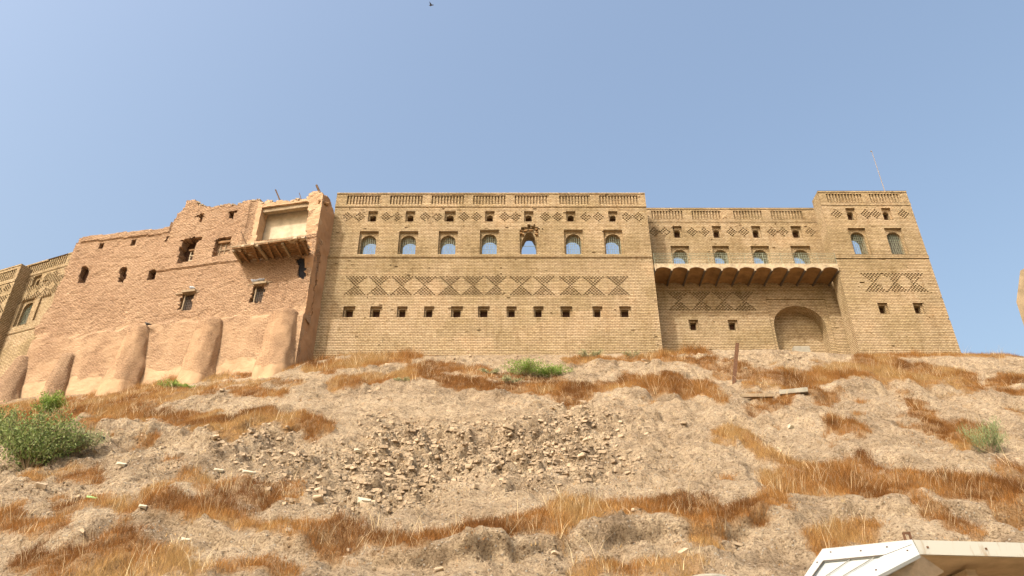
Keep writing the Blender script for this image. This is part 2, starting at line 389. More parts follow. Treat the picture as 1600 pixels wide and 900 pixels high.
def grille(F, pts, d, parent, mat, nu=7, rows=5, w=0.022, fancy=True):
    mb = MB(); h0, h1 = pts[0][0], pts[-1][0]; zb = pts[0][1]; zt = max(p[1] for p in pts)
    for k in range(nu + 1):
        u = h0 + (h1 - h0) * k / nu; u = min(max(u, h0 + w / 2 + 0.002), h1 - w / 2 - 0.002)
        t = archtop(pts, u) - 0.01; mb.fbox(F, u - w / 2, u + w / 2, zb + 0.005, t, d, d + w)
    for k in range(rows):
        z = zb + 0.03 + (zt - zb) * k / rows
        c = (h0 + h1) / 2; hw = (h1 - h0) / 2
        zs = pts[1][1]
        if z > zs and zt > zs + 0.05: hw *= math.sqrt(max(0.02, 1 - ((z - zs) / (zt - zs)) ** 2))
        mb.fbox(F, c - hw + 0.003, c + hw - 0.003, z - w / 2, z + w / 2, d - w * 0.6, d - 0.003)
    if fancy:   # scrolls set between the bars under the arch
        du = (h1 - h0) / nu
        for r in range(rows):
            z = zb + 0.03 + (zt - zb) * (r + 0.5) / rows
            for k in range(nu):
                if (r + k) % 2 and r < rows - 2: continue
                u = h0 + du * (k + 0.5)
                if z + 0.09 > archtop(pts, u): continue
                q = [(u + du * .42 * math.cos(t), z + du * .5 * math.sin(t)) for t in np.linspace(0, 2 * math.pi, 7)]
                for a, b in zip(q, q[1:]): mb.bar(F.p(*a, d + w / 2), F.p(*b, d + w / 2), 0.014)
    return mb.build('grille', mat, parent)
def big_window(W, house, cx, ytop, ybot, wpx, broken=False, backed=False, open_px=22.5, label=None):
    """arched window in a square-headed recess, open right through the wall to the sky"""
    F = W.F; ul, zt = F.uz(cx - wpx / 2, ytop); ur, _ = F.uz(cx + wpx / 2, ytop); zb = F.uz(cx, ybot)[1]
    r = W.rect(ul, ur, zb, zt, 0.22, True)
    c = (r[0] + r[1]) / 2; hw = (r[1] - r[0]) / 2 * 0.79; top = r[3] - 0.27
    pts = contour(c - hw, c + hw, r[2] + 0.001, top, hw * 1.0)
    if broken:
        for q_ in range(190):   # the torn hollow over the window
            ua_, za_ = random.gauss(c + .12, .30), r[3] + abs(random.gauss(0, .13)) - .02
            W.dot(W.iu(ua_ - DU / 2), W.iz(za_), random.choice((.12, .3, .3, .4)))
        pts = [(c - hw, r[2] + 0.001), (c - hw, top - .85), (c - hw * .85, top - .5), (c - hw * .6, top - .25), (c - hw * .5, top - .05), (c - hw * .3, top + .12),
               (c + hw * .1, top + .16), (c + hw * .45, top + .1), (c + hw * .6, top - .1), (c + hw * .8, top - .35), (c + hw * .97, top - .8), (c + hw, r[2] + 0.001)]
    mb = MB(); surround(mb, F, r, pts, 0.22, W.T); o = mb.build('window', M['brick'], house)
    if label: o['label'] = label
    if not broken: grille(F, pts, 0.42, o, M['grille'])
    else:
        for z in (0.25, 1.25): b = MB(); b.fbox(F, c - hw, c + hw, r[2] + z, r[2] + z + 0.03, 0.45, 0.48); b.build('bar', M['grille'], o)
        # torn brickwork round the broken head
        e = MB()
        for k in range(26):
            a = random.uniform(-1, 1); u = c + a * hw * 1.25; z = top + random.uniform(-.15, .38)
            if abs(a) < .55 and z < top + .2: continue
            s_ = random.uniform(.05, .13); e.fbox(F, u - s_, u + s_, z - .04, z + .05, random.uniform(.02, .12), .4)
        e.build('broken_brick', M['vault'], o)['kind'] = 'stuff'
    if backed:
        b = MB(); b.fbox(F, c - hw, c + hw, r[2] + 0.01, top - .01, 0.62, 0.68); b.build('dark_backing', M['iron'], o)  # added dark panel, stands in for the dark behind the grille
    return o
def small_window(W, house, cx, ytop, ybot, wpx, arched, wall_d=0.15):
    F = W.F; ul, zt = F.uz(cx - wpx / 2, ytop); ur, _ = F.uz(cx + wpx / 2, ytop); zb = F.uz(cx, ybot)[1]
    r = W.rect(ul, ur, zb, zt, 0.22, True)
    c = (r[0] + r[1]) / 2; hw = (r[1] - r[0]) / 2 * (0.66 if arched else 0.62)
    top = r[3] - (0.28 if arched else 0.16)
    pts = contour(c - hw, c + hw, r[2] + 0.001, top, hw * 0.8 if arched else 0)
    mb = MB(); surround(mb, F, r, pts, 0.22, 0.75, False)
    o = mb.build('window', M['brick'], house)
    b = MB(); b.fbox(F, c - hw - .02, c + hw + .02, r[2] - .02, top + .02, 0.60, 0.66); b.build('dark_backing', M['opening_shade'], o)  # dark panel paints the shade deep in the recess
    return o
# ------------------------------------------------------------------ the hill
OLD = Frame((-14.8, 48.2), (0.9782, -0.2079), (0.2079, 0.9782))
def wallY(x): return np.where(x < -14.8, 48.2 + (-14.8 - x) * 0.2125, np.where(x < -14.0, 48.2 + (x + 14.8) * 2.25, 50.0))
ctrl = [(-60, 660), (0, 622), (60, 618), (165, 612), (240, 600), (330, 586), (405, 581), (470, 574), (540, 568), (640, 561), (700, 555), (800, 554), (900, 554),
        (1036, 551), (1120, 547), (1200, 546), (1343, 554), (1497, 552), (1560, 554), (1600, 557), (1700, 566)]
cxs, chs = [], []
for px, py in ctrl:
    Y = 50.0
    for _ in range(6): x = at_y(px, py, Y)[0]; Y = float(wallY(np.array(x)))
    p = at_y(px, py, Y); cxs.append(p[0]); chs.append(p[2])
cxs = np.array(cxs); chs = np.array(chs)
def crest(x): return np.interp(x, cxs, chs)
def groundY(x): return np.where((x > -14.8) & (x < -5), 48.2 + (x + 14.8) * .1837, wallY(x))
def base(x, y):
    d = groundY(x) - y
    sl = 0.77 * d + 0.10 * np.sin(d / 38 * 2 * math.pi) * 6 * 0.6
    z = crest(x) - np.where(d > 0, sl, d * 0.02)
    return np.maximum(z, 0.0)
def hit(px, py):
    a, b, c = ray(px, py); t = np.arange(8, 75, 0.03); x, y, z = a * t, b * t, c * t + EYE
    g = base(x, y); k = np.argmax(g > z)
    return x[k], y[k], g[k]
def pix(x, y, z):
    z = z - EYE; zc = y * CP + z * SP; return 800 + FPX * x / zc, 450 - FPX * (z * CP - y * SP) / zc
# paths of the dry grass bands and of the eroded ledges, in the photo's layout, carried onto the slope
GR = [([(0, 648), (60, 640), (110, 640), (170, 648), (250, 656), (330, 664), (372, 668)], 22, 13, 1.0), ([(140, 632), (210, 622), (270, 618), (330, 612)], 14, 10, .8),
      ([(370, 616), (400, 612), (440, 618)], 8, 8, .9), ([(385, 655), (420, 655), (470, 664), (515, 668)], 14, 7, 1.0), ([(330, 600), (400, 598), (470, 602)], 6, 6, .5),
      ([(480, 576), (560, 571), (640, 562)], 9, 8, 1.0), ([(520, 606), (600, 594), (660, 586), (700, 598), (740, 603), (800, 611), (900, 615), (960, 607)], 9, 11, .9),
      ([(660, 574), (740, 578), (800, 592), (880, 600)], 8, 9, .7), ([(950, 606), (1000, 600), (1060, 606), (1105, 612), (1130, 634)], 9, 9, 1.0), ([(880, 564), (1000, 563), (1110, 570)], 6, 6, .8),
      ([(1040, 545), (1100, 549)], 5, 4, .7), ([(1120, 584), (1160, 590), (1240, 598)], 7, 8, .6), ([(1165, 603), (1240, 603), (1290, 626)], 6, 8, .7), ([(1170, 640), (1230, 630)], 8, 8, .6),
      ([(1238, 602), (1300, 588), (1370, 582), (1440, 592), (1520, 594)], 16, 17, 1.0), ([(1340, 570), (1400, 575)], 9, 8, 1.0), ([(1545, 594), (1600, 594)], 9, 9, 1.0), ([(1345, 556), (1420, 556), (1500, 553), (1585, 554)], 5, 5, .9),
      ([(1120, 676), (1160, 686), (1190, 712), (1260, 728), (1330, 742)], 9, 8, 1.0), ([(1295, 662), (1345, 676)], 10, 8, .8), ([(1430, 640), (1462, 668), (1505, 700)], 13, 18, .9), ([(1500, 680), (1540, 700)], 15, 12, .8),
      ([(1200, 748), (1290, 760), (1400, 766), (1500, 768), (1600, 778)], 15, 20, 1.0), ([(1215, 772), (1180, 796), (1100, 804), (1020, 798), (950, 806), (880, 816), (800, 834), (720, 848), (640, 852), (585, 850)], 17, 13, 1.0),
      ([(860, 800), (960, 790), (1060, 784)], 14, 12, .8), ([(240, 786), (300, 806), (380, 826), (460, 842), (550, 852)], 16, 14, .9), ([(290, 745), (345, 770), (400, 760), (450, 765)], 14, 12, .6), ([(90, 800), (140, 790), (180, 790)], 18, 12, .8),
      ([(0, 822), (50, 832), (95, 830)], 20, 18, .9), ([(30, 884), (120, 868), (200, 860), (262, 872)], 22, 20, .9), ([(60, 900), (200, 900)], 14, 14, .8), ([(300, 895), (380, 888), (450, 895)], 10, 10, .8), ([(110, 735), (150, 750)], 16, 14, .6),
      ([(900, 890), (990, 882), (1080, 892)], 15, 13, .8), ([(1290, 832), (1330, 826), (1362, 830)], 13, 11, 1.0), ([(1430, 785), (1480, 812), (1530, 842)], 13, 9, .9),
       ([(1575, 640), (1600, 650)], 7, 7, .5), ([(1560, 740), (1600, 745)], 8, 8, .6), ([(600, 650), (640, 655)], 3, 3, .2)]
LEDGE = [([(100, 668), (200, 682), (280, 684), (372, 682), (390, 672), (515, 676)], .55), ([(560, 866), (650, 868), (730, 864), (850, 848), (940, 838), (1040, 824), (1130, 824), (1215, 806)], .6),
         ([(690, 610), (820, 626), (960, 619), (1080, 616), (1140, 636)], .28), ([(1245, 616), (1400, 610), (1525, 604)], .35), ([(1280, 786), (1400, 792), (1500, 794), (1620, 802)], .5), ([(0, 850), (100, 850), (180, 815)], .35),
         ([(230, 812), (380, 846), (540, 868)], .35), ([(1200, 590), (1260, 592)], .15), ([(880, 572), (1110, 578)], .15), ([(420, 628), (520, 612), (660, 600)], .2), ([(640, 712), (760, 690), (900, 676), (960, 700)], .3), ([(560, 770), (620, 745), (660, 770)], .35)]
def segdist(px, py, pts, w0, w1):
    best = np.full(px.shape, 1e9); n = len(pts) - 1
    for k in range(n):
        (ax, ay), (bx, by) = pts[k], pts[k + 1]; L = (bx - ax) ** 2 + (by - ay) ** 2
        t = np.clip(((px - ax) * (bx - ax) + (py - ay) * (by - ay)) / L, 0, 1)
        d = np.hypot(px - ax - t * (bx - ax), (py - ay - t * (by - ay)) * 1.0)
        best = np.minimum(best, d / (w0 + (w1 - w0) * (k + t) / n))
    return best
def grass_mask(px, py, x, y):
    m = np.zeros(px.shape); wob = 1.12 + 1.25 * fbm(x, y, 2.2, 5, 5, .65)
    for pts, w0, w1, s in GR:
        d = segdist(px, py, pts, w0, w1) * wob
        m = np.maximum(m, s * np.clip((1.25 - d) / 0.4, 0, 1))
    return m
xs = np.concatenate([[-3000, -800, -300, -120, -70, -52], np.arange(-44, 44.01, 0.11), [52, 70, 120, 300, 800, 3000]])
ys = np.concatenate([[-3000, -600, -120, -30, 0, 8, 13, 16], np.arange(18, 50.6, 0.085), [51, 51.6, 52.2, 53.5, 56, 60, 75, 110, 300, 900, 4000]])
X, Y = np.meshgrid(xs, ys); Z = base(X, Y)
PX, PY = pix(X, np.maximum(Y, 1.0), Z)
near = ((Y > 14) & (Y < 51.5) & (np.abs(X) < 46)).astype(float)
fade = np.clip((Y - 13) / 4, 0, 1) * near
GM = grass_mask(PX, PY, X, Y) * near
# rubble zone: the broken earth in the middle of the slope
def blob(cx, cy, rx, ry): return np.clip(1.5 - np.hypot((PX - cx) / rx, (PY - cy) / ry) * (1 + .8 * fbm(X, Y, 3, 3, 9)), 0, 1)
RB = np.maximum.reduce([blob(720, 705, 170, 45), blob(860, 700, 90, 45), 0.65 * blob(560, 740, 110, 45), 0.5 * blob(440, 705, 80, 35), blob(630, 760, 60, 30)]) * near
RB2 = np.maximum.reduce([blob(250, 700, 200, 55), blob(1060, 700, 90, 50), blob(900, 850, 250, 25), blob(60, 740, 90, 60), blob(1500, 590, 120, 14), blob(1180, 560, 120, 12), blob(780, 560, 120, 10)]) * near
n = 0.36 * fbm(X, Y, 6.5, 3, 1) + 0.30 * fbm(X, Y, 1.9, 5, 2, .62) + 0.30 * fbm(X, Y, 2.0, 3, 4, ax=0.45) * (PX > 1000)
n += (0.20 + 0.20 * RB2) * fbm(X, Y, 0.8, 4, 6, 0.65) * (1 - .6 * GM)
blk = fbm(X, Y, 0.62, 3, 8, 0.7); blk2 = np.round(blk * 5) / 5
n += RB * (0.55 * blk2 + 0.3 * blk) - .25 * RB
n += .20 * fbm(X, Y, 1.0, 3, 26, .6, ax=.45) * np.clip(.6 + 1.6 * fbm(X, Y, 7, 2, 27), 0, 1.3)
n += 0.13 * fbm(X, Y, 0.40, 2, 12) * (1 + .9 * fbm(X, Y, 2.5, 2, 19)) - .09 * np.clip(-fbm(X, Y, .9, 3, 21) - .35, 0, 1) * 5 * RB2
DY = np.zeros(X.shape)
for pts, A in LEDGE:
    lx = [p[0] for p in pts]; ly = np.interp(PX, lx, [p[1] for p in pts]) + 13 * fbm(X, Y * 0.3, 2.4, 5, 14, .6)
    en = np.clip((PX - lx[0]) / 25, 0, 1) * np.clip((lx[-1] - PX) / 25, 0, 1); d = PY - ly
    A = A * (1 + 1.2 * fbm(X, Y * 0.1, 3, 3, 15))
    up = np.where(d < 0, np.exp(d / 34), 0); dn = np.where(d >= 0, np.exp(-d / 12), 0)
    sg = 1 / (1 + np.exp(-d / 2.2)); up = np.exp(np.minimum(d, 0) / 34) * (1 - sg); dn = np.exp(-np.maximum(d, 0) / 14) * sg
    A = A * (1 + .5 * fbm(X, Y, .9, 4, 16, .65)); n += en * (A * 0.55 * up - A * 0.55 * dn); DY -= en * A * 0.5 * (np.exp(np.minimum(d, 0) / 12) * (1 - sg))
wallfade = np.clip((wallY(X) - Y) / 2.5, 0.12, 1)
n = n * fade * wallfade
TV = np.stack([X + 0.10 * fbm(X, Y, .5, 2, 30) * fade, Y + DY * fade * wallfade - 0.55 * n, Z + 0.8 * n], -1)
NY, NX = X.shape
idx = np.arange(NX * NY).reshape(NY, NX)
Q = np.stack([idx[:-1, :-1], idx[:-1, 1:], idx[1:, 1:], idx[1:, :-1]], -1).reshape(-1, 4)
att = np.zeros((NX * NY, 4)); att[:, 0] = GM.ravel(); att[:, 1] = np.maximum(RB, RB2 * .6).ravel(); att[:, 3] = 1
m = NT('hill_earth', 0.95, 0.1); pos = m.pos()
n1 = m.noise(pos, 0.45, 6, 0.65); n2 = m.noise(pos, 3.2, 6, 0.75); n3 = m.noise(pos, 16, 3, 0.7)
c = m.ramp(n1, [(0.3, (0.25, 0.18, 0.112)), (0.5, (0.44, 0.333, 0.215)), (0.72, (0.55, 0.43, 0.29))])
c = m.mix(0.85, c, m.ramp(n2, [(0.3, (0.62, 0.55, 0.48)), (0.5, (1, 1, 1)), (0.68, (1.14, 1.13, 1.1))]), 'MULTIPLY')
c = m.mix(0.8, c, m.ramp(n3, [(0.34, (0.42, 0.36, 0.30)), (0.46, (1, 1, 1)), (0.7, (1.2, 1.2, 1.2))]), 'MULTIPLY')  # dark specks painted as the shadows of crumbs
vor = m.n('TexVoronoi', feature='F1'); vor.inputs['Scale'].default_value = 7.0; m.l(pos, vor.inputs['Vector'])
peb = m.ramp(vor.outputs['Distance'], [(0.0, (1, 1, 1)), (0.22, (1, 1, 1)), (0.30, (0, 0, 0))])
sel = m.ramp(vor.outputs['Color'], [(0.62, (0, 0, 0)), (0.66, (1, 1, 1))])
pf = m.math('MULTIPLY', peb, sel)
n4 = m.noise(pos, 7.5, 5, 0.8)
c = m.mix(0.85, c, m.ramp(n4, [(0.37, (0.36, 0.31, 0.26)), (0.48, (1, 1, 1)), (0.66, (1.14, 1.14, 1.14))]), 'MULTIPLY')  # dark pits, their shade put into the colour
c = m.mix(pf, c, (0.50, 0.42, 0.32))
va = m.n('VertexColor', layer_name='cover'); sp = m.n('SeparateColor'); m.l(va.outputs[0], sp.inputs[0])
straw = m.ramp(n3, [(0.3, (0.22, 0.11, 0.04)), (0.7, (0.42, 0.24, 0.09))])
c = m.mix(m.math('MULTIPLY', sp.outputs[0], 0.75), c, straw); m.col(c)
vor2 = m.n('TexVoronoi', feature='F1'); vor2.inputs['Scale'].default_value = 2.6; m.l(pos, vor2.inputs['Vector'])
h = m.math('ADD', m.math('MULTIPLY', n2, 1.0), m.math('MULTIPLY', n3, 0.35)); h = m.math('ADD', h, m.math('MULTIPLY', pf, 0.35)); h = m.math('ADD', h, m.math('MULTIPLY', n4, 0.5))
h = m.math('SUBTRACT', h, m.math('MULTIPLY', m.math('MULTIPLY', vor2.outputs['Distance'], sp.outputs[1]), 0.6))
m.nrm(m.bump(h, 1.0, 0.30)); M['earth'] = m.m
M['clod'] = plain('earth_clod', (.37, .28, .185), .95, .35, 4, .06)
hill = npmesh('hill', TV.reshape(-1, 3), Q, M['earth'], attr={'cover': att}); tag(hill, kind='structure')
ix0 = int(np.searchsorted(xs, -44)); ix1 = int(np.searchsorted(xs, 44)); iy0 = int(np.searchsorted(ys, 18)); iy1 = int(np.searchsorted(ys, 50.6))
def onhill(x, y):
    i = int(np.clip(np.searchsorted(xs, x), 1, NX - 1)); j = int(np.clip(np.searchsorted(ys, y), 1, NY - 1))
    return Vector(TV[j, i])
def athill(px, py):
    x, y, z = hit(px, py); return onhill(x, y)
# ------------------------------------------------------------------ restored brick house, left wing
F50 = Frame((0, 50.0), (1, 0), (0, 1))
T = 1.35
xl, xr = -14.28, F50.uz(1008, 300)[0]; ztop = F50.uz(800, 301.5)[1]; zstr = F50.uz(800, 403)[1]
hA = empty('brick_house', (-1.5, 52, 26), 'long yellow brick house with a row of seven big arched windows', 'house')
W = Wall(F50, xl, xr, 22.0, ztop, T)
for a, b in ((541, 596), (610, 660), (675, 725), (739, 789), (804, 858), (873, 922), (937, 996)):
    W.panel(F50.uz(a, 313)[0], F50.uz(b, 313)[0], F50.uz(a, 320.5)[1], F50.uz(a, 306)[1])
W.band(ztop - DZ, 1, -0.04); W.band(F50.uz(800, 324)[1], 2, -0.05)
for cx in (583, 642.5, 703.5, 765, 827, 892.5, 956.5): small_window(W, hA, cx, 330, 347, 14.8, True)
big = [(577.5, 361), (638.8, 361), (701, 360.5), (764, 360), (827, 360), (895, 359.5), (957, 359)]
for k, (cx, yt) in enumerate(big):
    big_window(W, hA, cx, yt, 401, 29.4, broken=(k == 4), label='broken-headed arched window with torn brickwork' if k == 4 else None)
W.band(zstr, 2, -0.07)
for cx in (541, 559.7, 602, 619.7, 662, 681.6, 723.8, 742.6, 787, 805, 850, 871, 915, 934, 978, 998): W.diamond(*F50.uz(cx, 339.5))
for cx in (553.6, 590.4, 626.4, 663.6, 700, 736.6, 774.4, 812.4, 849, 891, 927, 965): W.hourglass(*F50.uz(cx, 449))
for a, b in ((538, 555), (579, 596), (620.6, 637.6), (662.4, 679.6), (705, 722), (747.5, 764.8), (790.4, 808), (833, 850.4), (876, 893.4), (924.6, 942), (967.6, 984.6)):
    small_window(W, hA, (a + b) / 2, 478.5, 495, b - a, False)
W.build('wall', M['brick'], hA)
b = MB(); b.prism([(xr - 0.5, 50 + T + .01), (xr - .012, 50 + T + .01), (xr - .012, 58), (xr - 0.5, 58)], 22, zstr); b.prism([(xl + .01, 50 + T + .01), (xl + .5, 50 + T + .01), (xl + .5, 58), (xl + .01, 58)], 22, zstr)
b.prism([(xl + .52, 57.4), (xr - .52, 57.4), (xr - .52, 58), (xl + .52, 58)], 22, zstr + 1.0); b.build('side_wall', M['brick'], hA)
b = MB(); b.box(xl + .52, xr - .52, 50 + T + .02, 57.38, zstr - .6, zstr - .3); b.build('floor_slab', M['slab'], hA)
# ------------------------------------------------------------------ restored brick house with the balcony and the tower
YM = 52.1; FM = Frame((0, YM), (1, 0), (0, 1))
hB = empty('brick_house', (20, 53, 26), 'yellow brick house with vaulted balcony, big arched niche and right tower', 'house')
tl, tr = 25.0, F50.uz(1416.5, 299)[0]; ztT = F50.uz(1340, 298.5)[1]
ztM = FM.uz(1140, 325)[1]
Wm = Wall(FM, xr + .02, 25.6, 22.0, ztM, T)
Wm.band(ztM - DZ, 1, -0.04)
for a, b_ in ((1018.6, 1067.5), (1081.6, 1129), (1145.5, 1190.5), (1205, 1254)): Wm.panel(FM.uz(a, 336)[0], FM.uz(b_, 336)[0], FM.uz(a, 344.5)[1], FM.uz(a, 329)[1])
Wm.band(FM.uz(1100, 347.5)[1], 2, -0.05)
for cx in (1057.5, 1119.5, 1180, 1243): small_window(Wm, hB, cx, 353.5, 371.5, 14.6, True)
for cx, wd in ((1062, 27.5), (1125, 27.5), (1186.5, 27.5), (1250.5, 32)): big_window(Wm, hB, cx, 384, 426, wd)
for cx in (1021.6, 1039, 1081, 1099, 1142.5, 1160.5, 1206, 1222.6, 1264.6): Wm.diamond(*FM.uz(cx, 363.5))
for cx in (1059, 1093, 1129, 1163): Wm.hourglass(*FM.uz(cx, 471))
for cx in (1083, 1144.5): small_window(Wm, hB, cx, 500, 515.5, 16, False)
# the shallow square frame and the big arched niche
fu0 = FM.uz(1195, 466)[0]; fu1 = FM.uz(1289.5, 466)[0]; fz = FM.uz(1240, 466)[1]
Wm.rect(fu0, fu1, 22, fz, 0.09)
au0 = FM.uz(1207, 507)[0]; au1 = FM.uz(1294, 507)[0] - 0.15; acz = FM.uz(1249, 477)[1]
r = Wm.rect(fu0 + .25, fu1 - .25, 23, acz + .45, 0.09, True)
nz_ = contour(max(au0, r[0] + .02), min(au1, r[1] - .02), r[2] + .001, acz, (acz - FM.uz(1249, 509)[1]), 24)
mb = MB(); surround(mb, FM, r, nz_, 0.09, 1.15, False); nich = mb.build('arched_niche', M['brick'], hB)
mb = MB(); mb.face([FM.p(r[0], r[2], 1.15), FM.p(r[1], r[2], 1.15), FM.p(r[1], r[3], 1.15), FM.p(r[0], r[3], 1.15)]); mb.build('niche_wall', M['brick'], nich)
Wm.build('wall', M['brick'], hB)
Wt = Wall(F50, tl, tr, 22.0, ztT, T)
Wt.band(ztT - DZ, 1, -0.04)
for a, b_ in ((1291, 1347), (1359, 1408)): Wt.panel(F50.uz(a, 309)[0], F50.uz(b_, 309)[0], F50.uz(a, 317)[1], F50.uz(a, 302)[1])
Wt.band(F50.uz(1340, 321)[1], 2, -0.05)
for cx in (1329, 1384.5): small_window(Wt, hB, cx, 325.5, 343, 14.5, True)
for k, cx in enumerate((1338, 1395.5)): big_window(Wt, hB, cx, 356, 397, 27.5, backed=(k == 1))
Wt.band(zstr, 2, -0.07)
for cx in (1306, 1352, 1368, 1411): Wt.diamond(*F50.uz(cx, 335))
for cx in (1365.2, 1398, 1430): Wt.hourglass(*F50.uz(cx, 443))
for cx in (1377.5, 1433): small_window(Wt, hB, cx, 473, 489.5, 15.5, False)
# a few knocked-out bricks
for px, py, wn in ((1343, 443, 3), (1478, 465, 2), (1483, 500, 2), (1404, 392, 2), (1412, 389, 2)):
    u, z = F50.uz(px, py)
    for q in range(wn): Wt.dot(Wt.iu(u) + q, Wt.iz(z), .12)
Wt.build('tower_wall', M['brick'], hB)
mb = MB(); mb.prism([(tl, 50.02), (tl + .5, 50.02 + T), (tl + .9, 56), (tl + .42, 56), (tl + .38, YM), (tl + .002, 50.03)], 22, ztT - .002)
mb = MB(); mb.prism([(tl - .015, 50.012), (tl + .1, 50 + T + .05), (tl + 1.9, 54.5), (tl + 1.5, 54.5), (tl + .38, YM)], 22, ztT - .003); mb.build('tower_side_wall', M['brick'], hB)
mb = MB(); mb.prism([(tr - .5, 50 + T + .01), (tr - .01, 50 + T + .01), (tr - .01, 57), (tr - .5, 57)], 22, ztT); mb.prism([(tl + 1.02, 56.4), (tr - .52, 56.4), (tr - .52, 57), (tl + 1.02, 57)], 22, zstr + .5)
mb.build('tower_back_wall', M['brick'], hB)
mb = MB(); mb.prism([(xr + .1, 58.4), (tl, 58.4), (tl, 59), (xr + .1, 59)], 22, zstr - 1.2); mb.box(xr + .1, 25.3, YM + T + .02, 58.3, zstr - 2.8, zstr - 2.5); mb.build('floor_slab', M['slab'], hB)
# vaulted balcony: eleven shallow brick vaults between steel beams
bx0, bx1 = xr + .05, tl - .02; y0b, y1b = 49.86, YM - .003
zbm = at_y(1150, 423.5, y0b)[2]; ztp = at_y(1150, 412, y0b)[2]; NB = 11; bw_ = (bx1 - bx0) / NB
mb = MB(); NS = 8
for k in range(NB):
    a = bx0 + k * bw_
    pr = []
    for q in range(NS + 1):
        t = q / NS; pr.append((a + .05 + (bw_ - .10) * t, zbm + .18 + .18 * math.sin(math.pi * t)))
    for (xa, za), (xb, zb_) in zip(pr, pr[1:]): mb.face([(xa, y0b, za), (xb, y0b, zb_), (xb, y1b, zb_), (xa, y1b, za)])
va_ = mb
bal = MB(); bal.box(bx0, bx1, y0b, y1b, zbm + .42, ztp)
balc = bal.build('balcony', M['slab'], hB)
va_.build('vault', M['vault'], balc)
mb = MB()
for k in range(NB):
    a = bx0 + k * bw_
    for q in range(NS):
        t0, t1 = q / NS, (q + 1) / NS; xa, xb = a + .05 + (bw_ - .1) * t0, a + .05 + (bw_ - .1) * t1
        mb.face([(xa, y0b - .004, zbm + .18 + .18 * math.sin(math.pi * t0)), (xb, y0b - .004, zbm + .18 + .18 * math.sin(math.pi * t1)), (xb, y0b - .004, zbm + .419), (xa, y0b - .004, zbm + .419)])
mb.build('slab_edge', M['slab'], balc)
for k in range(NB + 1):
    a = bx0 + k * bw_; a0 = max(bx0, a - .05); a1 = min(bx1, a + .05)
    mb = MB(); mb.box(a0, a1, y0b + .02, y1b, zbm, zbm + .418); mb.build('beam', M['iron'], balc)
    mb = MB(); mb.box(a0 - (.02 if k else 0), a1 + .02 * (k < NB), y0b - .02, y0b + .015, zbm + .05, zbm + .418); mb.build('beam_end', M['slab'], balc)
# railing of thin uprights and mesh
mb = MB(); rh = 1.02
for k in range(5): mb.box(bx0, bx1, y0b + .05, y0b + .065, ztp + .03 + k * rh / 4.2, ztp + .045 + k * rh / 4.2)
nn = 110
for k in range(nn + 1):
    x = bx0 + .01 + (bx1 - bx0 - .03) * k / nn; thick = .03 if k % 11 == 0 else .009
    mb.box(x, x + thick, y0b + .045, y0b + .06, ztp, ztp + rh)
mb.build('railing', M['grille'], balc)
# thin pole on the tower roof
p0 = at_y(1382, 297, 52.5); p1 = at_y(1363, 237, 52.5)
mb = MB(); mb.tube([(p0[0], 52.5, p0[2] - 3), (p0[0] - .02, 52.5, p1[2])], [.035, .02], 6)
pole = mb.build('pole', M['pale_wood']); tag(pole, 'thin bare pole rising from the roof of the right brick tower', 'pole')
mb = MB(); mb.tube([(p0[0] - .02, 52.5, p1[2] - .003), (p0[0] - .12, 52.5, p1[2] + .09)], [.05, .045], 6); mb.build('pole_tip', M['pale_wood'], pole)
# ------------------------------------------------------------------ the ruined old house
hC = empty('old_house', (-25, 51, 25), 'ruined pinkish mud brick house with a collapsing timber balcony and round buttresses', 'house')
sil = [(44, 560), (50, 540), (58, 512), (76, 488), (96, 440), (110, 398), (119, 376), (124, 371.5), (138, 369.5), (268, 357.5), (271, 350), (275, 344), (281, 333), (287, 331), (292, 318), (300, 313), (306, 314), (311, 324), (329, 325.5), (351, 321), (373, 320), (391, 315.5),
       (404, 311), (409, 316.5), (418, 317), (440, 315.5), (480, 311), (484, 303.5), (498, 300), (505, 304)]
suz = [OLD.uz(*p) for p in sil]; su = np.array([p[0] for p in suz]); sz = np.array([p[1] for p in suz])
def quadmask(U, Z, F, pts):
    """cells inside a polygon whose corners are given in the photo's layout"""
    P = [F.uz(*p) for p in pts]; ins = np.zeros(U.shape, bool)
    for k in range(len(P)):
        (x1, y1), (x2, y2) = P[k], P[(k + 1) % len(P)]
        cond = ((y1 > Z) != (y2 > Z)); xi = (x2 - x1) * (Z - y1) / (y2 - y1 + 1e-12) + x1
        ins ^= cond & (U < xi)
    return ins, P
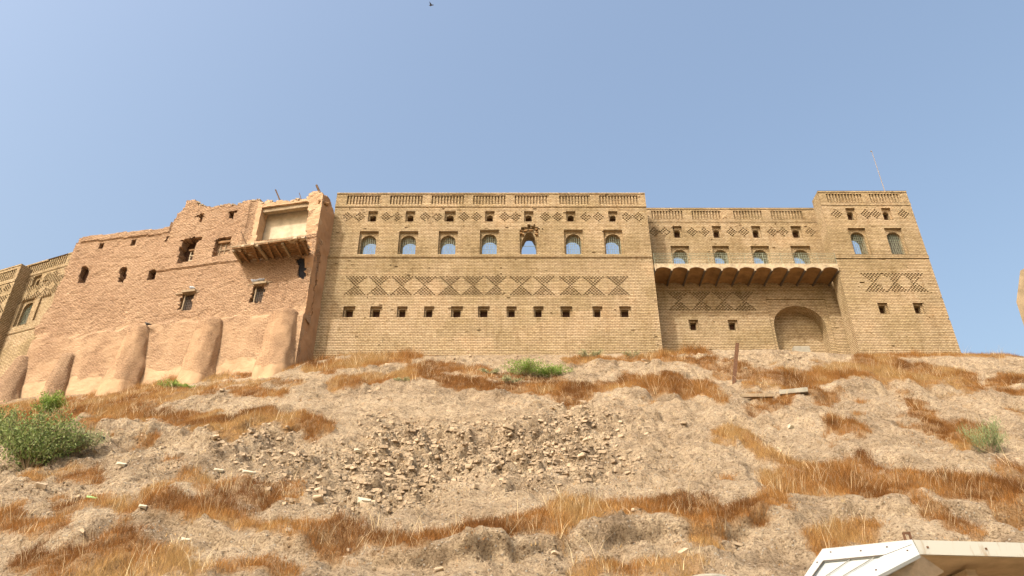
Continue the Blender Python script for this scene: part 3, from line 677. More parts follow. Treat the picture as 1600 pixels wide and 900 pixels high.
def grid_wall(name, F, u0, u1, z0, z1, du, dz, topf, leftf, holes, dispf, mat, parent, thick=0.9):
    us = np.arange(u0, u1 + du * .5, du); us[-1] = u1; zs = np.arange(z0, z1, dz)
    U, Zg = np.meshgrid(us, zs); uc = (U[:-1, :-1] + U[1:, 1:]) / 2; zc = (Zg[:-1, :-1] + Zg[1:, 1:]) / 2
    keep = zc < topf(uc)
    if leftf is not None: keep &= uc > leftf(zc)
    for h in holes: keep &= ~h(uc, zc)
    D = dispf(U, Zg); jit = 0.25
    Uj = U + du * jit * vn(U, Zg, .17, .15, 40); Uj[:, -1] = U[:, -1]; Zj = Zg + dz * jit * vn(U, Zg, .19, .16, 41)
    V = np.stack([F.o[0] + F.ud[0] * Uj + F.nd[0] * D, F.o[1] + F.ud[1] * Uj + F.nd[1] * D, Zj], -1).reshape(-1, 3)
    id_ = np.arange(U.size).reshape(U.shape)
    q = np.stack([id_[:-1, :-1], id_[:-1, 1:], id_[1:, 1:], id_[1:, :-1]], -1)[keep]
    used, inv = np.unique(q, return_inverse=True); q = inv.reshape(-1, 4)
    o = npmesh(name, V[used], q, mat, uv=np.stack([U.ravel()[used], Zg.ravel()[used]], -1), smooth=False)
    s = o.modifiers.new('thickness', 'SOLIDIFY'); s.thickness = thick; s.offset = -1; s.use_even_offset = False
    if parent: setp(o, parent)
    return o
def topC(u): return np.interp(u, su, sz, left=0) + 0.35 * vn(u, u * 0 + 3, .5, 1, 50) * (u > OLD.uz(270, 350)[0]) + .15 * vn(u, u * 0, .2, 1, 51) * (u > OLD.uz(270, 350)[0])
HC = []
def hole(pts):
    P = [OLD.uz(*p) for p in pts]
    HC.append(lambda U, Z, pts=pts: quadmask(U + .09 * vn(U, Z, .2, .2, 60), Z + .07 * vn(U, Z, .2, .2, 61), OLD, pts)[0]); return P
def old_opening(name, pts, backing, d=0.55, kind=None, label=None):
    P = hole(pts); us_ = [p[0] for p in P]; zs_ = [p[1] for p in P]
    mb = MB(); mb.fbox(OLD, min(us_) - .12, max(us_) + .12, min(zs_) - .12, max(zs_) + .12, d, d + .12)  # dark backings carry the shade of the opening in their colour
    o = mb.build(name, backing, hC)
    if label: o['label'] = label
    return o, (min(us_), max(us_), min(zs_), max(zs_))
for pts in ([(153, 389), (156, 379.5), (162.5, 379), (160, 388)], [(204.5, 383), (207, 374), (213.5, 373.5), (211, 383)], [(259, 378), (261.5, 370), (266, 369.5), (263.5, 377)]):
    old_opening('vent', pts, M['opening_shade'])
for pts in ([(122.5, 442), (126, 424), (129, 417), (134, 415), (139, 419), (137.5, 428), (133, 442)], [(183.5, 441), (187, 424), (190, 418), (195, 416), (199, 420), (197, 430), (193, 441)],
            [(230.5, 436), (233, 425), (236, 420.5), (241, 419), (244, 423), (242, 431), (240, 436)]):
    o, bb = old_opening('window', pts, M['opening_shade'], .5)
for pts in ([(312, 348), (314, 342), (306, 340), (308, 336), (314, 336.5), (316, 333), (320, 333), (320, 337), (322, 340), (318, 341.5), (317, 348)], [(358, 343), (360.5, 335), (357, 333.5), (359, 331.5), (373, 329.5), (372, 333), (368, 334.5), (365.5, 343)]):
    old_opening('vent', pts, M['opening_shade'])
# grilled window with an eroded arch over it
o, bb = old_opening('window', [(276, 413.5), (283.5, 385), (286, 377), (291, 374), (300, 371.5), (317, 371), (318, 374), (309, 380), (306, 388), (300.5, 409)], M['opening_shade'], .75)
q = [OLD.uz(284, 413)[0] + .05, OLD.uz(304, 409)[0] - .1]; fr = contour(q[0] + .1, q[1] + .35, bb[2] + .05, bb[3] - 1.0, 0)
grille(OLD, fr, .45, o, M['pale_plaster'], 3, 3, .05, True)
mb = MB(); mb.fbox(OLD, fr[0][0] - .12, fr[-1][0] + .1, fr[1][1], fr[1][1] + .14, .35, .6); mb.build('lintel', M['wood'], o)
# bricked-up window
o, bb = old_opening('window', [(331, 403), (338, 376), (340, 374), (364, 369.5), (358.5, 398)], M['old'], .3)
mb = MB(); mb.fbox(OLD, bb[0] + .15, bb[1] + .05, bb[3] - .42, bb[3] - .22, .08, .28); mb.build('lintel', M['wood'], o)
for k in range(3):
    mb = MB(); a = OLD.p(bb[0] + .35 + .42 * k, bb[2] + .15, .26); b2 = OLD.p(bb[0] + .38 + .42 * k, bb[3] - .42, .26); mb.bar(a, b2, .06); mb.build('bar', M['pale_wood'], o)
mb = MB(); mb.bar(OLD.p(bb[0] + .2, bb[2] + .75, .24), OLD.p(bb[1] - .2, bb[2] + .8, .24), .05); mb.build('bar', M['pale_wood'], o)
LINT = []
# two lower windows with iron grilles under timber lintels
for pts, lint in (([(277, 485), (284.5, 459), (304, 457), (297, 484)], ((275, 460), (311, 455.5))), ([(389, 474.5), (396, 447), (415.5, 444), (410, 472)], ((388, 446), (425, 440)))):
    o, bb = old_opening('window', pts, M['opening_shade'], .42)
    fr = contour(bb[0] + .3, bb[1] - .1, bb[2] + .06, bb[3] - .12, 0); grille(OLD, fr, .2, o, M['iron'], 5, 6, .024, False)
    mb = MB(); mb.fbox(OLD, fr[0][0] - .1, fr[0][0] - .01, fr[0][1] - .03, fr[1][1] + .05, .14, .30); mb.build('frame', M['pale_wood'], o)
    a = OLD.uz(*lint[0]); b2 = OLD.uz(*lint[1])
    mb = MB(); mb.bar(OLD.p(a[0], a[1], -.02), OLD.p(b2[0], b2[1] - .05, -.02), .12, .09); mb.fbox(OLD, bb[0] + .15, bb[1] + .15, bb[3] - .04, bb[3] + .14, -.26, .3); LINT.append(bb[3] + .14)
    mb.build('lintel', M['pale_wood'], o)
# soot-black hollow by the corner, and the crack
old_opening('hollow', [(462, 404), (468, 401), (474, 403), (479, 406), (481, 414), (478, 420), (481, 430), (475, 436), (467, 434), (463, 428), (466, 418)], M['soot_and_shade'], .16)
# the plastered recess over the balcony
RECP = [(400, 378), (411, 324), (484, 315.5), (478.5, 369)]
P = [OLD.uz(*p) for p in RECP]
HC.append(lambda U, Z: quadmask(U, Z, OLD, RECP)[0])
mb = MB(); mb.fbox(OLD, P[0][0] - 1.0, P[3][0] + .3, P[0][1] - .6, P[1][1] + .35, .95, 1.1); rec = mb.build('plaster_panel', M['pale_plaster'], hC)
mb = MB(); a = P[1]; b2 = P[2]; mb.fbox(OLD, a[0] - .05, b2[0] + .1, a[1] - .42, a[1] - .08, .12, .5); mb.build('beam', M['pale_wood'], rec)
mb = MB()
for k in range(60):
    u = P[0][0] + (P[3][0] - P[0][0]) * random.random(); s_ = random.uniform(.05, .16); d = random.uniform(.3, .9); mb.fbox(OLD, u - s_, u + s_, P[0][1] - .3, P[0][1] - .05 + random.random() * .25, d - .1, d + .1)
mb.build('rubble', M['stone'], rec)
def dispC(U, Z):
    rough = 0.10 * fbm(U, Z, 1.2, 4, 70) + 0.06 * vn(U, Z, .33, .16, 71)
    zb = 30.0; low = np.clip((zb + fbm(U, Z, 1.5, 3, 72) * .8 - Z) / .25, 0, 1)
    D = rough * (1 - .5 * low) - 0.14 * low - .12 * np.clip((27 - Z) / 3, 0, 1)
    # upper storey stands a little proud above the string course
    zs_ = OLD.uz(300, 419)[1]; up = np.clip((Z - zs_ - .05) / .05, 0, 1); lim = np.clip((U - OLD.uz(238, 426)[0]) / .1, 0, 1) * np.clip((OLD.uz(376, 409)[0] - U) / .1, 0, 1)
    D = D - .11 * up * lim
    # coping line of the lower left stretch
    zc_ = topC(U) - .55; cop = ((Z > zc_) & (U < OLD.uz(268, 360)[0]) & (U > OLD.uz(128, 374)[0])); D = D - .12 * cop
    # pilaster either side of the plastered recess
    pil = (U > OLD.uz(380, 340)[0]) & (Z > OLD.uz(400, 384)[1]); D = D - .10 * pil
    D = D + np.where(U > -0.25, 0, 0)
    return D
uL = float(su[0]) - 1
def leftC(z): return np.interp(z, [20, 24, sz[0], sz[2], sz[4], sz[6], 60], [su[0] - .6, su[0] - .4, su[0], su[2], su[4], su[6], su[6]]) + .5 * vn(z, z * 0, .7, 1, 55)
grid_wall('wall', OLD, uL, 0.0, 22.5, 42, .13, .12, lambda u: topC(np.maximum(u, su[6] + .1)), leftC, HC, dispC, M['old'], hC)
# the shaded end wall next to the restored house
SIDE = Frame((-14.79, 48.22), (0.302, 0.953), (-0.953, 0.302))
sidelen = math.hypot(-14.26 + 14.79, 49.98 - 48.22)
def topS(u): return np.interp(u, [0, .5, 1.0, 1.4, 2], [OLD.uz(505, 303)[1], 40.7, 40.5, 40.2, 39.6]) + .3 * vn(u, u * 0, .3, 1, 56)
def crack(U, Z):
    c = 0.75 + .35 * vn(Z, Z * 0, 1.1, 1, 80) + .3 * vn(Z, Z * 0, .35, 1, 81); wdt = .05 + .17 * np.clip((Z - 31.5) / 3, 0, 1)
    return (np.abs(U - c) < wdt) & (Z > 29.5) & (Z < 35.2)
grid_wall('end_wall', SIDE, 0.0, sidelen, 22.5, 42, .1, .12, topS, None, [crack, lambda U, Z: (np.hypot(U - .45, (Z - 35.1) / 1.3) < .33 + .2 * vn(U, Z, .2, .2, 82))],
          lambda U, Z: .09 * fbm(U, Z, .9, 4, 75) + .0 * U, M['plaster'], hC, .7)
mb = MB(); mb.prism([SIDE.p(.05, 0, .5)[:2], SIDE.p(sidelen, 0, .5)[:2], SIDE.p(sidelen, 0, .9)[:2], SIDE.p(.05, 0, .9)[:2]], 22, 39.2); mb.build('crack_backing', M['soot_and_shade'], hC)  # added dark sheet, gives the crack its shade
# hidden mass of the house, lower than the broken walls
mb = MB(); mb.prism([OLD.p(uL + 1.5, 0, 1.3)[:2], OLD.p(-1.4, 0, 1.3)[:2], OLD.p(-1.4, 0, 8)[:2], OLD.p(uL + 1.5, 0, 8)[:2]], 22, 34); mb.build('inner_block', M['old'], hC)
# buttresses
def buttress(uc, z0, z1, r0, r1, fwd, brick_low=False, lean=0.0):
    mb = MB(); NR, NA = 26, 26; rings = []
    for k in range(NR + 1):
        t = k / NR
        if t < .84: r_ = r0 + (r1 - r0) * (t / .84); z = z0 + (z1 - z0) * (t / .84) * .9
        else:
            q = (t - .84) / .16; r_ = r1 * math.cos(q * math.pi / 2 * .97); z = z0 + (z1 - z0) * (.9 + .1 * math.sin(q * math.pi / 2))
        cf = fwd * (1 - t) ; ring = []; r_ *= 1 + .07 * math.exp(-t / .12)
        for a in range(NA + 1):
            an = math.pi * a / NA; nn_ = 1 + .13 * mnoise.noise(Vector((uc + math.cos(an) * 2, z * .7, math.sin(an) * 2))) + .05 * mnoise.noise(Vector((uc * 3 + math.cos(an) * 7, z * 2.5, math.sin(an) * 7)))
            ring.append((OLD.p(uc + lean * t + r_ * nn_ * math.cos(an), z, -(cf + r_ * nn_ * .85 * math.sin(an)) + .1), (r_ * an, z)))
        rings.append(ring)
    for a, b in zip(rings, rings[1:]):
        for k in range(NA): mb.face([a[k][0], a[k + 1][0], b[k + 1][0], b[k][0]], [a[k][1], a[k + 1][1], b[k + 1][1], b[k][1]])
    o = mb.build('buttress', M['buttress_brick'] if brick_low else M['buttress'], hC, True); return o
M['buttress'] = rubble_brick_mat('buttress_plaster', (0.44, 0.295, 0.18), (0.38, 0.25, 0.15), (0.22, 0.14, 0.085), (0.43, 0.29, 0.175), 29.3, 25.2)
M['buttress_brick'] = rubble_brick_mat('buttress_bare_brick', (0.43, 0.30, 0.19), (0.36, 0.245, 0.15), (0.18, 0.115, 0.075), (0.45, 0.31, 0.19), 25.0, 10.0)
for (cxp, yt, cxb, yb, r1, r0, low) in ((222, 509, 195, 612, .95, 1.55, False), (333, 497, 313, 590, 1.0, 1.35, False), (447, 483, 432, 580, 1.0, 1.45, False), (108, 552, 92, 612, .62, 1.0, True), (36, 556, 12, 615, .62, 1.35, True)):
    u1_, z1_ = OLD.uz(cxp, yt); u0_, z0_ = OLD.uz(cxb, yb); u = (u0_ + u1_) / 2
    if cxp == 36: u = OLD.uz(30, 580)[0]
    buttress(u, z0_ - 1.5, z1_, r0, r1, .5, low)
# collapsing timber balcony
DB = 1.9
ul_, zl_ = OLD.uz(376, 411); ur_, zr_ = OLD.uz(484, 398); zdk = (zl_ + zr_) / 2
ua = OLD.uz(364, 388, -DB)[0]; ub = OLD.uz(474, 371, -DB)[0]; za = OLD.uz(366, 390, -DB)[1]; zb2 = OLD.uz(472, 374, -DB)[1]
mb = MB()
NP = 16
for k in range(NP):   # rough deck boards
    d0, d1 = -DB + DB * k / NP, -DB + DB * (k + .93) / NP; t0 = 1 - k / NP
    za_ = za + (zl_ - za) * (k / NP); zb_ = zb2 + (zr_ - zb2) * (k / NP); j = [random.uniform(-.03, .03) for _ in range(4)]
    A0, A1 = ua + (ul_ - ua) * k / NP + random.uniform(-.12, .05), ub + (ur_ - ub) * k / NP + random.uniform(-.05, .15)
    c8 = [OLD.p(A0, za_ + .14 + j[0], d0), OLD.p(A1, zb_ + .14 + j[1], d0), OLD.p(A1, zb_ + .14 + j[1], d1), OLD.p(A0, za_ + .14 + j[0], d1)]
    mb.hexa(c8 + [(p[0], p[1], p[2] + .07) for p in c8])
tb = mb.build('balcony', M['wood'], hC)
for k in range(9):
    t = (k + .15) / 8.3; tt = min(t + random.uniform(-.035, .03), 1)
    a = OLD.p(ul_ + (ur_ - ul_) * tt, zl_ + (zr_ - zl_) * tt + .02, .3); t2 = min(max(tt + random.uniform(-.035, .035), 0), 1); b2 = OLD.p(ua + (ub - ua) * t2, za + (zb2 - za) * t2 + random.uniform(-.05, .06), -DB - .05 + random.uniform(-.15, .4))
    mb = MB(); mb.bar(a, b2, random.uniform(.12, .2), random.uniform(.13, .19)); mb.build('beam', M['wood'] if k % 3 else M['pale_wood'], tb)
mb = MB(); mb.bar(OLD.p(ua - .15, za + .27, -DB + .04), OLD.p(ub + .05, zb2 + .26, -DB + .04), .12, .10); mb.build('edge_board', M['pale_wood'], tb)
mb = MB()
for k in range(90):
    u = ua + (ub - ua) * random.random(); t = (u - ua) / (ub - ua); s_ = random.uniform(.04, .15); d = -DB + random.random() * DB
    z = za + (zb2 - za) * t + .2 + (d + DB) / DB * (zl_ - za); mb.hexa([Vector(OLD.p(u + sx * s_, z + sz_ * s_ * .7, d + sd * s_)) + Vector((random.uniform(-.03, .03),) * 3) for sz_ in (-1, 1) for sx, sd in ((-1, -1), (1, -1), (1, 1), (-1, 1))])
mb.build('debris', M['stone'], tb)['kind'] = 'stuff'
for (x0, y0_, x1, y1_, d, r_) in ((377, 362, 386, 384, -DB + .1, .05),):
    a = OLD.uz(x0, y0_, d); b2 = OLD.uz(x1, y1_, d); mb = MB(); mb.tube([OLD.p(*b2, d), OLD.p(*a, d)], [r_, r_ * .8], 6); mb.build('post', M['dark_timber'], tb)
# stub timbers poking out of the wall head
for (x0, y0_, x1, y1_, r_) in ((431, 297, 441, 322, .075), (468, 302, 473, 318, .035), (495, 290, 506.5, 316, .12)):
    a = OLD.uz(x0, y0_, .3); b2 = OLD.uz(x1, y1_, .3); mb = MB(); mb.tube([OLD.p(b2[0] + .08, b2[1] - .3, .3), OLD.p(*b2, .3), OLD.p(*a, .25)], [r_, r_, r_ * .75], 7); mb.build('timber', M['dark_timber'], hC)
a = OLD.uz(499, 315, -.1); mb = MB(); mb.tube([OLD.p(a[0] - .1, a[1], -.1), OLD.p(a[0] + .45, a[1] + .12, .5)], .18, 8); mb.build('timber', M['wood'], hC)
# loose bricks along the broken wall head
mb = MB()
for k in range(330):
    u = random.uniform(OLD.uz(281, 333)[0], -.2); zt_ = float(topC(np.array(u))); s_ = random.uniform(.05, .15)
    d = random.uniform(0, .7); p = Vector(OLD.p(u, zt_ - .05 + random.uniform(-.1, .1), d)); ang = random.random() * 3
    cs, sn = math.cos(ang) * s_, math.sin(ang) * s_
    c4 = [p + Vector((cs * 1.3 - sn, sn * 1.3 + cs, 0)), p + Vector((-cs * 1.3 - sn, -sn * 1.3 + cs, 0)), p + Vector((-cs * 1.3 + sn, -sn * 1.3 - cs, 0)), p + Vector((cs * 1.3 + sn, sn * 1.3 - cs, 0))]
    h_ = Vector((0, 0, s_ * .9)); mb.hexa([q for q in c4] + [q + h_ for q in c4])
o = mb.build('wall_head_rubble', M['stone'], hC); o['kind'] = 'stuff'
# ------------------------------------------------------------------ brick house at the far left and the block beside it
jx = at_y(112, 396, 52.85)
LD = Frame((jx[0] + .1, 53.15), (0.924, -0.383), (0.383, 0.924))
hD = empty('brick_house', (jx[0] - 3, 55, 25), 'brick house with one arched window left of the mud brick ruin', 'house')
z_ = LD.uz(75, 405.5)[1]; Wd = Wall(LD, LD.uz(38, 416)[0] - .6, .75, 21.5, z_, 1.0)
Wd.band(z_ - DZ, 1, -.04)
for a, b_, y in ((45, 73, 418), (76, 104, 408)): Wd.panel(LD.uz(a, y)[0], LD.uz(b_, y)[0], LD.uz((a + b_) / 2, y + 9)[1], LD.uz((a + b_) / 2, y - 6)[1])
Wd.band(LD.uz(67, 426)[1], 2, -.05)
small_window(Wd, hD, 60, 431.5, 445, 11, True)
big_window(Wd, hD, 44, 470, 506, 19, backed=True)
for px, py in ((35, 443), (46, 440), (74, 434), (85, 430)): Wd.diamond(*LD.uz(px, py))
for px, py in ((30, 463), (44, 459), (58, 455), (72, 450), (86, 445)): Wd.hourglass(*LD.uz(px, py))
u_, z2 = LD.uz(82, 459); Wd.rect(u_ - 1.3, u_, LD.uz(66, 497)[1], z2, .15)
Wd.band(LD.uz(28, 520)[1], 2, -.06)
Wd.build('wall', M['brick'], hD)
mb = MB(); mb.prism([LD.p(Wd.u0, 0, 1.02)[:2], LD.p(.7, 0, 1.02)[:2], LD.p(.7, 0, 7)[:2], LD.p(Wd.u0, 0, 7)[:2]], 21, z_ - 4); mb.build('inner_block', M['brick'], hD)
LE = Frame(LD.p(0, 0, -.95)[:2], LD.ud, LD.nd)
hE = empty('brick_house', (-44, 55, 25), 'brick corner block cut by the left edge of the picture with a dark shaded side', 'house')
ue = LE.uz(35, 411)[0]; ze = LE.uz(18, 417)[1]; We = Wall(LE, ue - 6, ue, 21.5, ze, 1.1)
We.band(ze - DZ, 1, -.04); We.panel(LE.uz(3, 430)[0] - 1.4, LE.uz(25, 424)[0], LE.uz(14, 437)[1], LE.uz(14, 423)[1]); We.band(LE.uz(12, 443)[1], 2, -.05)
for px, py in ((9, 452), (-4, 458)): We.diamond(*LE.uz(px, py))
for px, py in ((-2, 478), (-14, 485)): We.hourglass(*LE.uz(px, py))
We.build('wall', M['brick'], hE)
mb = MB(); mb.prism([LE.p(ue - 6, 0, 1.12)[:2], LE.p(ue - .02, 0, 1.12)[:2], LE.p(ue - .02, 0, 7)[:2], LE.p(ue - 6, 0, 7)[:2]], 21, ze - .4); mb.build('inner_block', M['brick'], hE)
# ------------------------------------------------------------------ vegetation
def leafmesh(name, P, h, lean, wdt, col, mat):
    """blades: root points P, heights h, lean vectors, widths; three-vertex strips in two segments"""
    n = len(P); ang = rng.random(n) * 2 * math.pi; side = np.stack([np.cos(ang), np.sin(ang) * .4, np.zeros(n)], -1) * wdt[:, None] / 2
    up = np.array([0, 0, 1.0]); mid = P + up * (h * .55)[:, None] + lean * .35; tip = P + up * h[:, None] + lean
    V = np.stack([P - side, P + side, mid + side * .7, mid - side * .7, tip], 1).reshape(-1, 3)
    b = (np.arange(n) * 5)[:, None]
    Ft = np.concatenate([b + [[0, 1, 2]], b + [[0, 2, 3]], b + [[3, 2, 4]]])
    C = np.repeat(col, 5, axis=0); shade = np.tile(np.array([.8, .8, 1, 1, 1.12]), n)[:, None]
    C4 = np.concatenate([np.clip(C, 0, 1), np.ones((len(C), 1))], 1)
    return npmesh(name, V, Ft, mat, smooth=False, attr={'tint': C4})
m = NT('dry_grass_blades', 0.7, 0.2); vc = m.n('VertexColor', layer_name='tint'); m.col(vc.outputs[0])
tr_ = m.n('BsdfTranslucent'); m.l(vc.outputs[0], tr_.inputs[0]); mx = m.n('MixShader'); mx.inputs[0].default_value = .3
m.l(m.b.outputs[0], mx.inputs[1]); m.l(tr_.outputs[0], mx.inputs[2]); m.l(mx.outputs[0], m.t.nodes['Material Output'].inputs[0]); M['blade'] = m.m
sub = (slice(iy0, iy1), slice(ix0, ix1))
inview = (PX > -60) & (PX < 1660) & (PY > 480) & (PY < 960)
def scatter(weight, count):
    wv = (weight * inview)[sub].ravel(); wv = wv / wv.sum(); k = rng.choice(len(wv), count, p=wv)
    nx = ix1 - ix0; j = k // nx + iy0; i = k % nx + ix0; fx, fy = rng.random(count)[:, None], rng.random(count)[:, None]
    p = (TV[j, i] * (1 - fx) + TV[j, i + 1] * fx) * (1 - fy) + (TV[j + 1, i] * (1 - fx) + TV[j + 1, i + 1] * fx) * fy
    return p, j, i
def grass(name, weight, tufts, blades, hmin, hmax, palette, wdt, spread, hfun=None):
    p, j, i = scatter(weight, tufts); th = rng.uniform(hmin, hmax, tufts) * (0.65 + .6 * GM[j, i])
    th *= 1 + .9 * vn(p[:, 0], p[:, 1], 1.7, 1.7, 90)
    P = np.repeat(p, blades, 0); n = len(P); P = P + np.stack([rng.normal(0, spread, n), rng.normal(0, spread, n) * .8, np.zeros(n)], -1) - [0, 0, .03]
    h = np.repeat(th, blades) * rng.uniform(.45, 1.1, n)
    P[:, 2] += (P[:, 1] - np.repeat(p[:, 1], blades)) * .7
    lean = np.stack([rng.normal(0.03, .5, n), rng.normal(-.2, .4, n), np.zeros(n)], -1) * h[:, None]
    pal = np.array(palette); t = np.clip(.5 + 1.3 * fbm(p[:, 0], p[:, 1], 2.2, 3, 91) + rng.normal(0, .16, tufts), 0, .999) * (len(pal) - 1)
    k = t.astype(int); cc = pal[k] * (1 - (t - k))[:, None] + pal[np.minimum(k + 1, len(pal) - 1)] * (t - k)[:, None]
    C = np.repeat(cc * rng.uniform(.75, 1.2, tufts)[:, None], blades, 0) * rng.uniform(.55, 1.45, n)[:, None]
    return leafmesh(name, P, h, lean, rng.uniform(.6, 1.3, n) * wdt, C, M['blade'])
pal = [(.17, .07, .018), (.27, .12, .030), (.35, .165, .044), (.39, .21, .066), (.44, .28, .11)]
g = grass('dry_grass', GM ** 1.5, 38000, 17, .10, .29, pal, .011, .11); tag(g, 'dry orange-brown grass in bands and tufts across the slope', 'grass', kind='stuff')
g = grass('dead_stalks', np.clip(GM, .0, 1) + .02 * near, 1500, 4, .4, .9, [(.55, .42, .24), (.68, .55, .34)], .016, .12); tag(g, 'scattered pale dead stalks standing among the dry grass', 'stalks', kind='stuff')
g = grass('sparse_grass', (.25 + (fbm(X, Y, 1.5, 3, 33) > .12)) * near * (1 - GM) * np.clip((wallY(X) - Y), 0, 1), 1700, 9, .08, .22, [(.42, .2, .06), (.55, .36, .15), (.45, .33, .17)], .016, .09); tag(g, 'thin low dry weeds dotted over the bare earth', 'weeds', kind='stuff')
wb = np.clip(1.6 - (wallY(X) - Y), 0, 1) * (wallY(X) > Y) * near * ((fbm(X, Y * 0, 3, 2, 44) > -.05) | (PX < 640)) * ((PX < 660) | ((PX > 1030) & (PX < 1110)) | ((PX > 1300) & (PX < 1520)))
g = grass('wall_foot_grass', wb, 1500, 14, .25, .7, pal[1:], .018, .1); tag(g, 'dry golden grass growing along the foot of the brick walls', 'grass', kind='stuff')
def shrub(px, py, wd, ht, leaves, cols, label, cat='shrub', stem=.012, leaf=.075, group=None, up=0.5, thin=.28):
    p = athill(px, py); o = empty('shrub', p, label, cat, group)
    n = leaves; nb = max(6, leaves // 130); k = rng.integers(0, nb, n)
    ba = rng.random(nb) * 2 * math.pi; br = np.sqrt(rng.random(nb)) * wd / 2; tip = np.stack([np.cos(ba) * br, np.sin(ba) * br * .7, ht * rng.uniform(.45, 1, nb) * (1 - .45 * (br / (wd / 2)) ** 2)], -1)
    t = rng.uniform(.25, 1.0, n) ** .8
    P = tip[k] * t[:, None] + rng.normal(0, 1, (n, 3)) * np.array([wd * .055, wd * .045, ht * .06]); P[:, 2] = np.maximum(P[:, 2], -.05 + P[:, 1] * .5)
    a = rng.normal(0, 1, (n, 3)); a /= np.linalg.norm(a, axis=1)[:, None]; a[:, 2] = np.abs(a[:, 2]) * (1 + up); b = np.cross(a, rng.normal(0, 1, (n, 3))); b /= np.linalg.norm(b, axis=1)[:, None]
    L = leaf * rng.uniform(.6, 1.3, n)[:, None]
    P = P + np.array(p)
    V = np.stack([P, P + a * L * .5 + b * L * thin, P + a * L, P + a * L * .5 - b * L * thin], 1).reshape(-1, 3)
    Fq = np.arange(4 * n).reshape(-1, 4)
    cl = np.array(cols); cc = cl[(rng.random(n) * len(cl)).astype(int)] * rng.uniform(.7, 1.35, n)[:, None]
    ob = npmesh('foliage', V, Fq, M['blade'], smooth=False, attr={'tint': np.concatenate([np.repeat(cc, 4, 0), np.ones((4 * n, 1))], 1)}); setp(ob, o)
    mb = MB()
    for q in range(nb):
        e = Vector(tip[q]) + p; mb.tube([p + Vector((0, 0, -.1)), (p + e) / 2 + Vector((random.uniform(-.05, .05), 0, .05)), e], [stem * 1.6, stem, stem * .5], 4)
    mb.build('stem', M['pale_wood'], o); return o
G1 = [(.16, .22, .06), (.23, .29, .09), (.31, .35, .14), (.11, .14, .05)]; GB = [(.15, .24, .04), (.22, .32, .06), (.27, .36, .09)]; GP = [(.32, .34, .17), (.26, .28, .13), (.38, .34, .2)]
shrub(38, 735, 4.2, 3.4, 10500, G1, 'large grey-green bush on the slope at the left edge', leaf=.11)
shrub(-8, 700, 2.4, 2.9, 4000, G1, 'grey-green bush cut off by the left edge of the picture', leaf=.11)
shrub(68, 652, 2.1, 1.9, 2800, GB, 'bright green leafy bush with tall sprigs at left below the round buttresses', leaf=.10)
shrub(112, 712, 2.8, 1.6, 3600, GP, 'pale yellowish-green bush beside the large grey-green bush', leaf=.085)
shrub(262, 612, 1.9, .7, 1500, [(.28, .36, .08), (.22, .30, .07)], 'yellow-green low plant at the foot of the plastered wall between two buttresses', 'plant')
shrub(290, 608, 1.2, .45, 600, [(.28, .36, .08), (.22, .30, .07)], 'smaller yellow-green plant right of the low plant under the buttress wall', 'plant')
shrub(818, 588, 3.6, .95, 4500, GB, 'dense bright green plant in the middle of the slope, left half of the green pair', 'plant')
shrub(864, 588, 2.8, .9, 3300, GB, 'dense bright green plant in the middle of the slope, right half of the green pair', 'plant')
shrub(920, 563, 1.8, .9, 800, GP, 'pale green weed at the foot of the long brick wall', 'plant')
shrub(985, 562, 1.5, .6, 420, GP, 'small pale green weed near the right end of the long brick wall', 'plant')
shrub(765, 586, 1.5, .6, 600, GP, 'thin pale green weed just left of the bright green plants', 'plant')
shrub(790, 604, 2.0, .5, 700, GP, 'flat pale green weed below the bright green plants', 'plant')
shrub(628, 603, 1.2, .35, 350, GP, 'tiny pale green weed in the dry grass left of centre', 'plant')
shrub(1546, 712, 1.9, 1.8, 2300, [(.24, .28, .12), (.30, .34, .17), (.18, .24, .09)], 'feathery grey-green bush on the slope at the right', leaf=.085, up=1.6, thin=.12)
# ------------------------------------------------------------------ stones
def stone_mesh(seed, r=1.0):
    """angular block: a jittered brick-like lump with chipped corners"""
    rnd = random.Random(seed); bm = bmesh.new(); bmesh.ops.create_cube(bm, size=1.5)
    sx, sy, sz_ = rnd.uniform(.85, 1.35), rnd.uniform(.55, .9), rnd.uniform(.3, .65)
    for v in bm.verts: v.co = Vector((v.co.x * sx * rnd.uniform(.7, 1.1), v.co.y * sy * rnd.uniform(.7, 1.1), v.co.z * sz_ * rnd.uniform(.65, 1.15)))
    for _ in range(5):
        n_ = Vector((rnd.gauss(0, 1), rnd.gauss(0, 1), rnd.gauss(0, 1))).normalized(); dm = max(v.co.dot(n_) for v in bm.verts)
        g = bmesh.ops.bisect_plane(bm, geom=bm.verts[:] + bm.edges[:] + bm.faces[:], plane_co=n_ * dm * rnd.uniform(.72, .92), plane_no=n_, clear_outer=True)
        ed = [e for e in g['geom_cut'] if isinstance(e, bmesh.types.BMEdge)]
        if len(ed) >= 3: bmesh.ops.contextual_create(bm, geom=ed)
    bmesh.ops.triangulate(bm, faces=bm.faces[:])
    me = bpy.data.meshes.new('stone'); bm.to_mesh(me); bm.free(); me.materials.append(M['stone']); return me
SM = [stone_mesh(k) for k in range(10)]
wS = (RB * 2.2 + RB2 * .35 + .012 * near) * (1 - .8 * GM)
p, j, i = scatter(wS, 300)
szs = np.minimum(np.sort(rng.gamma(2.6, .03, 300) + .085)[::-1], .26)
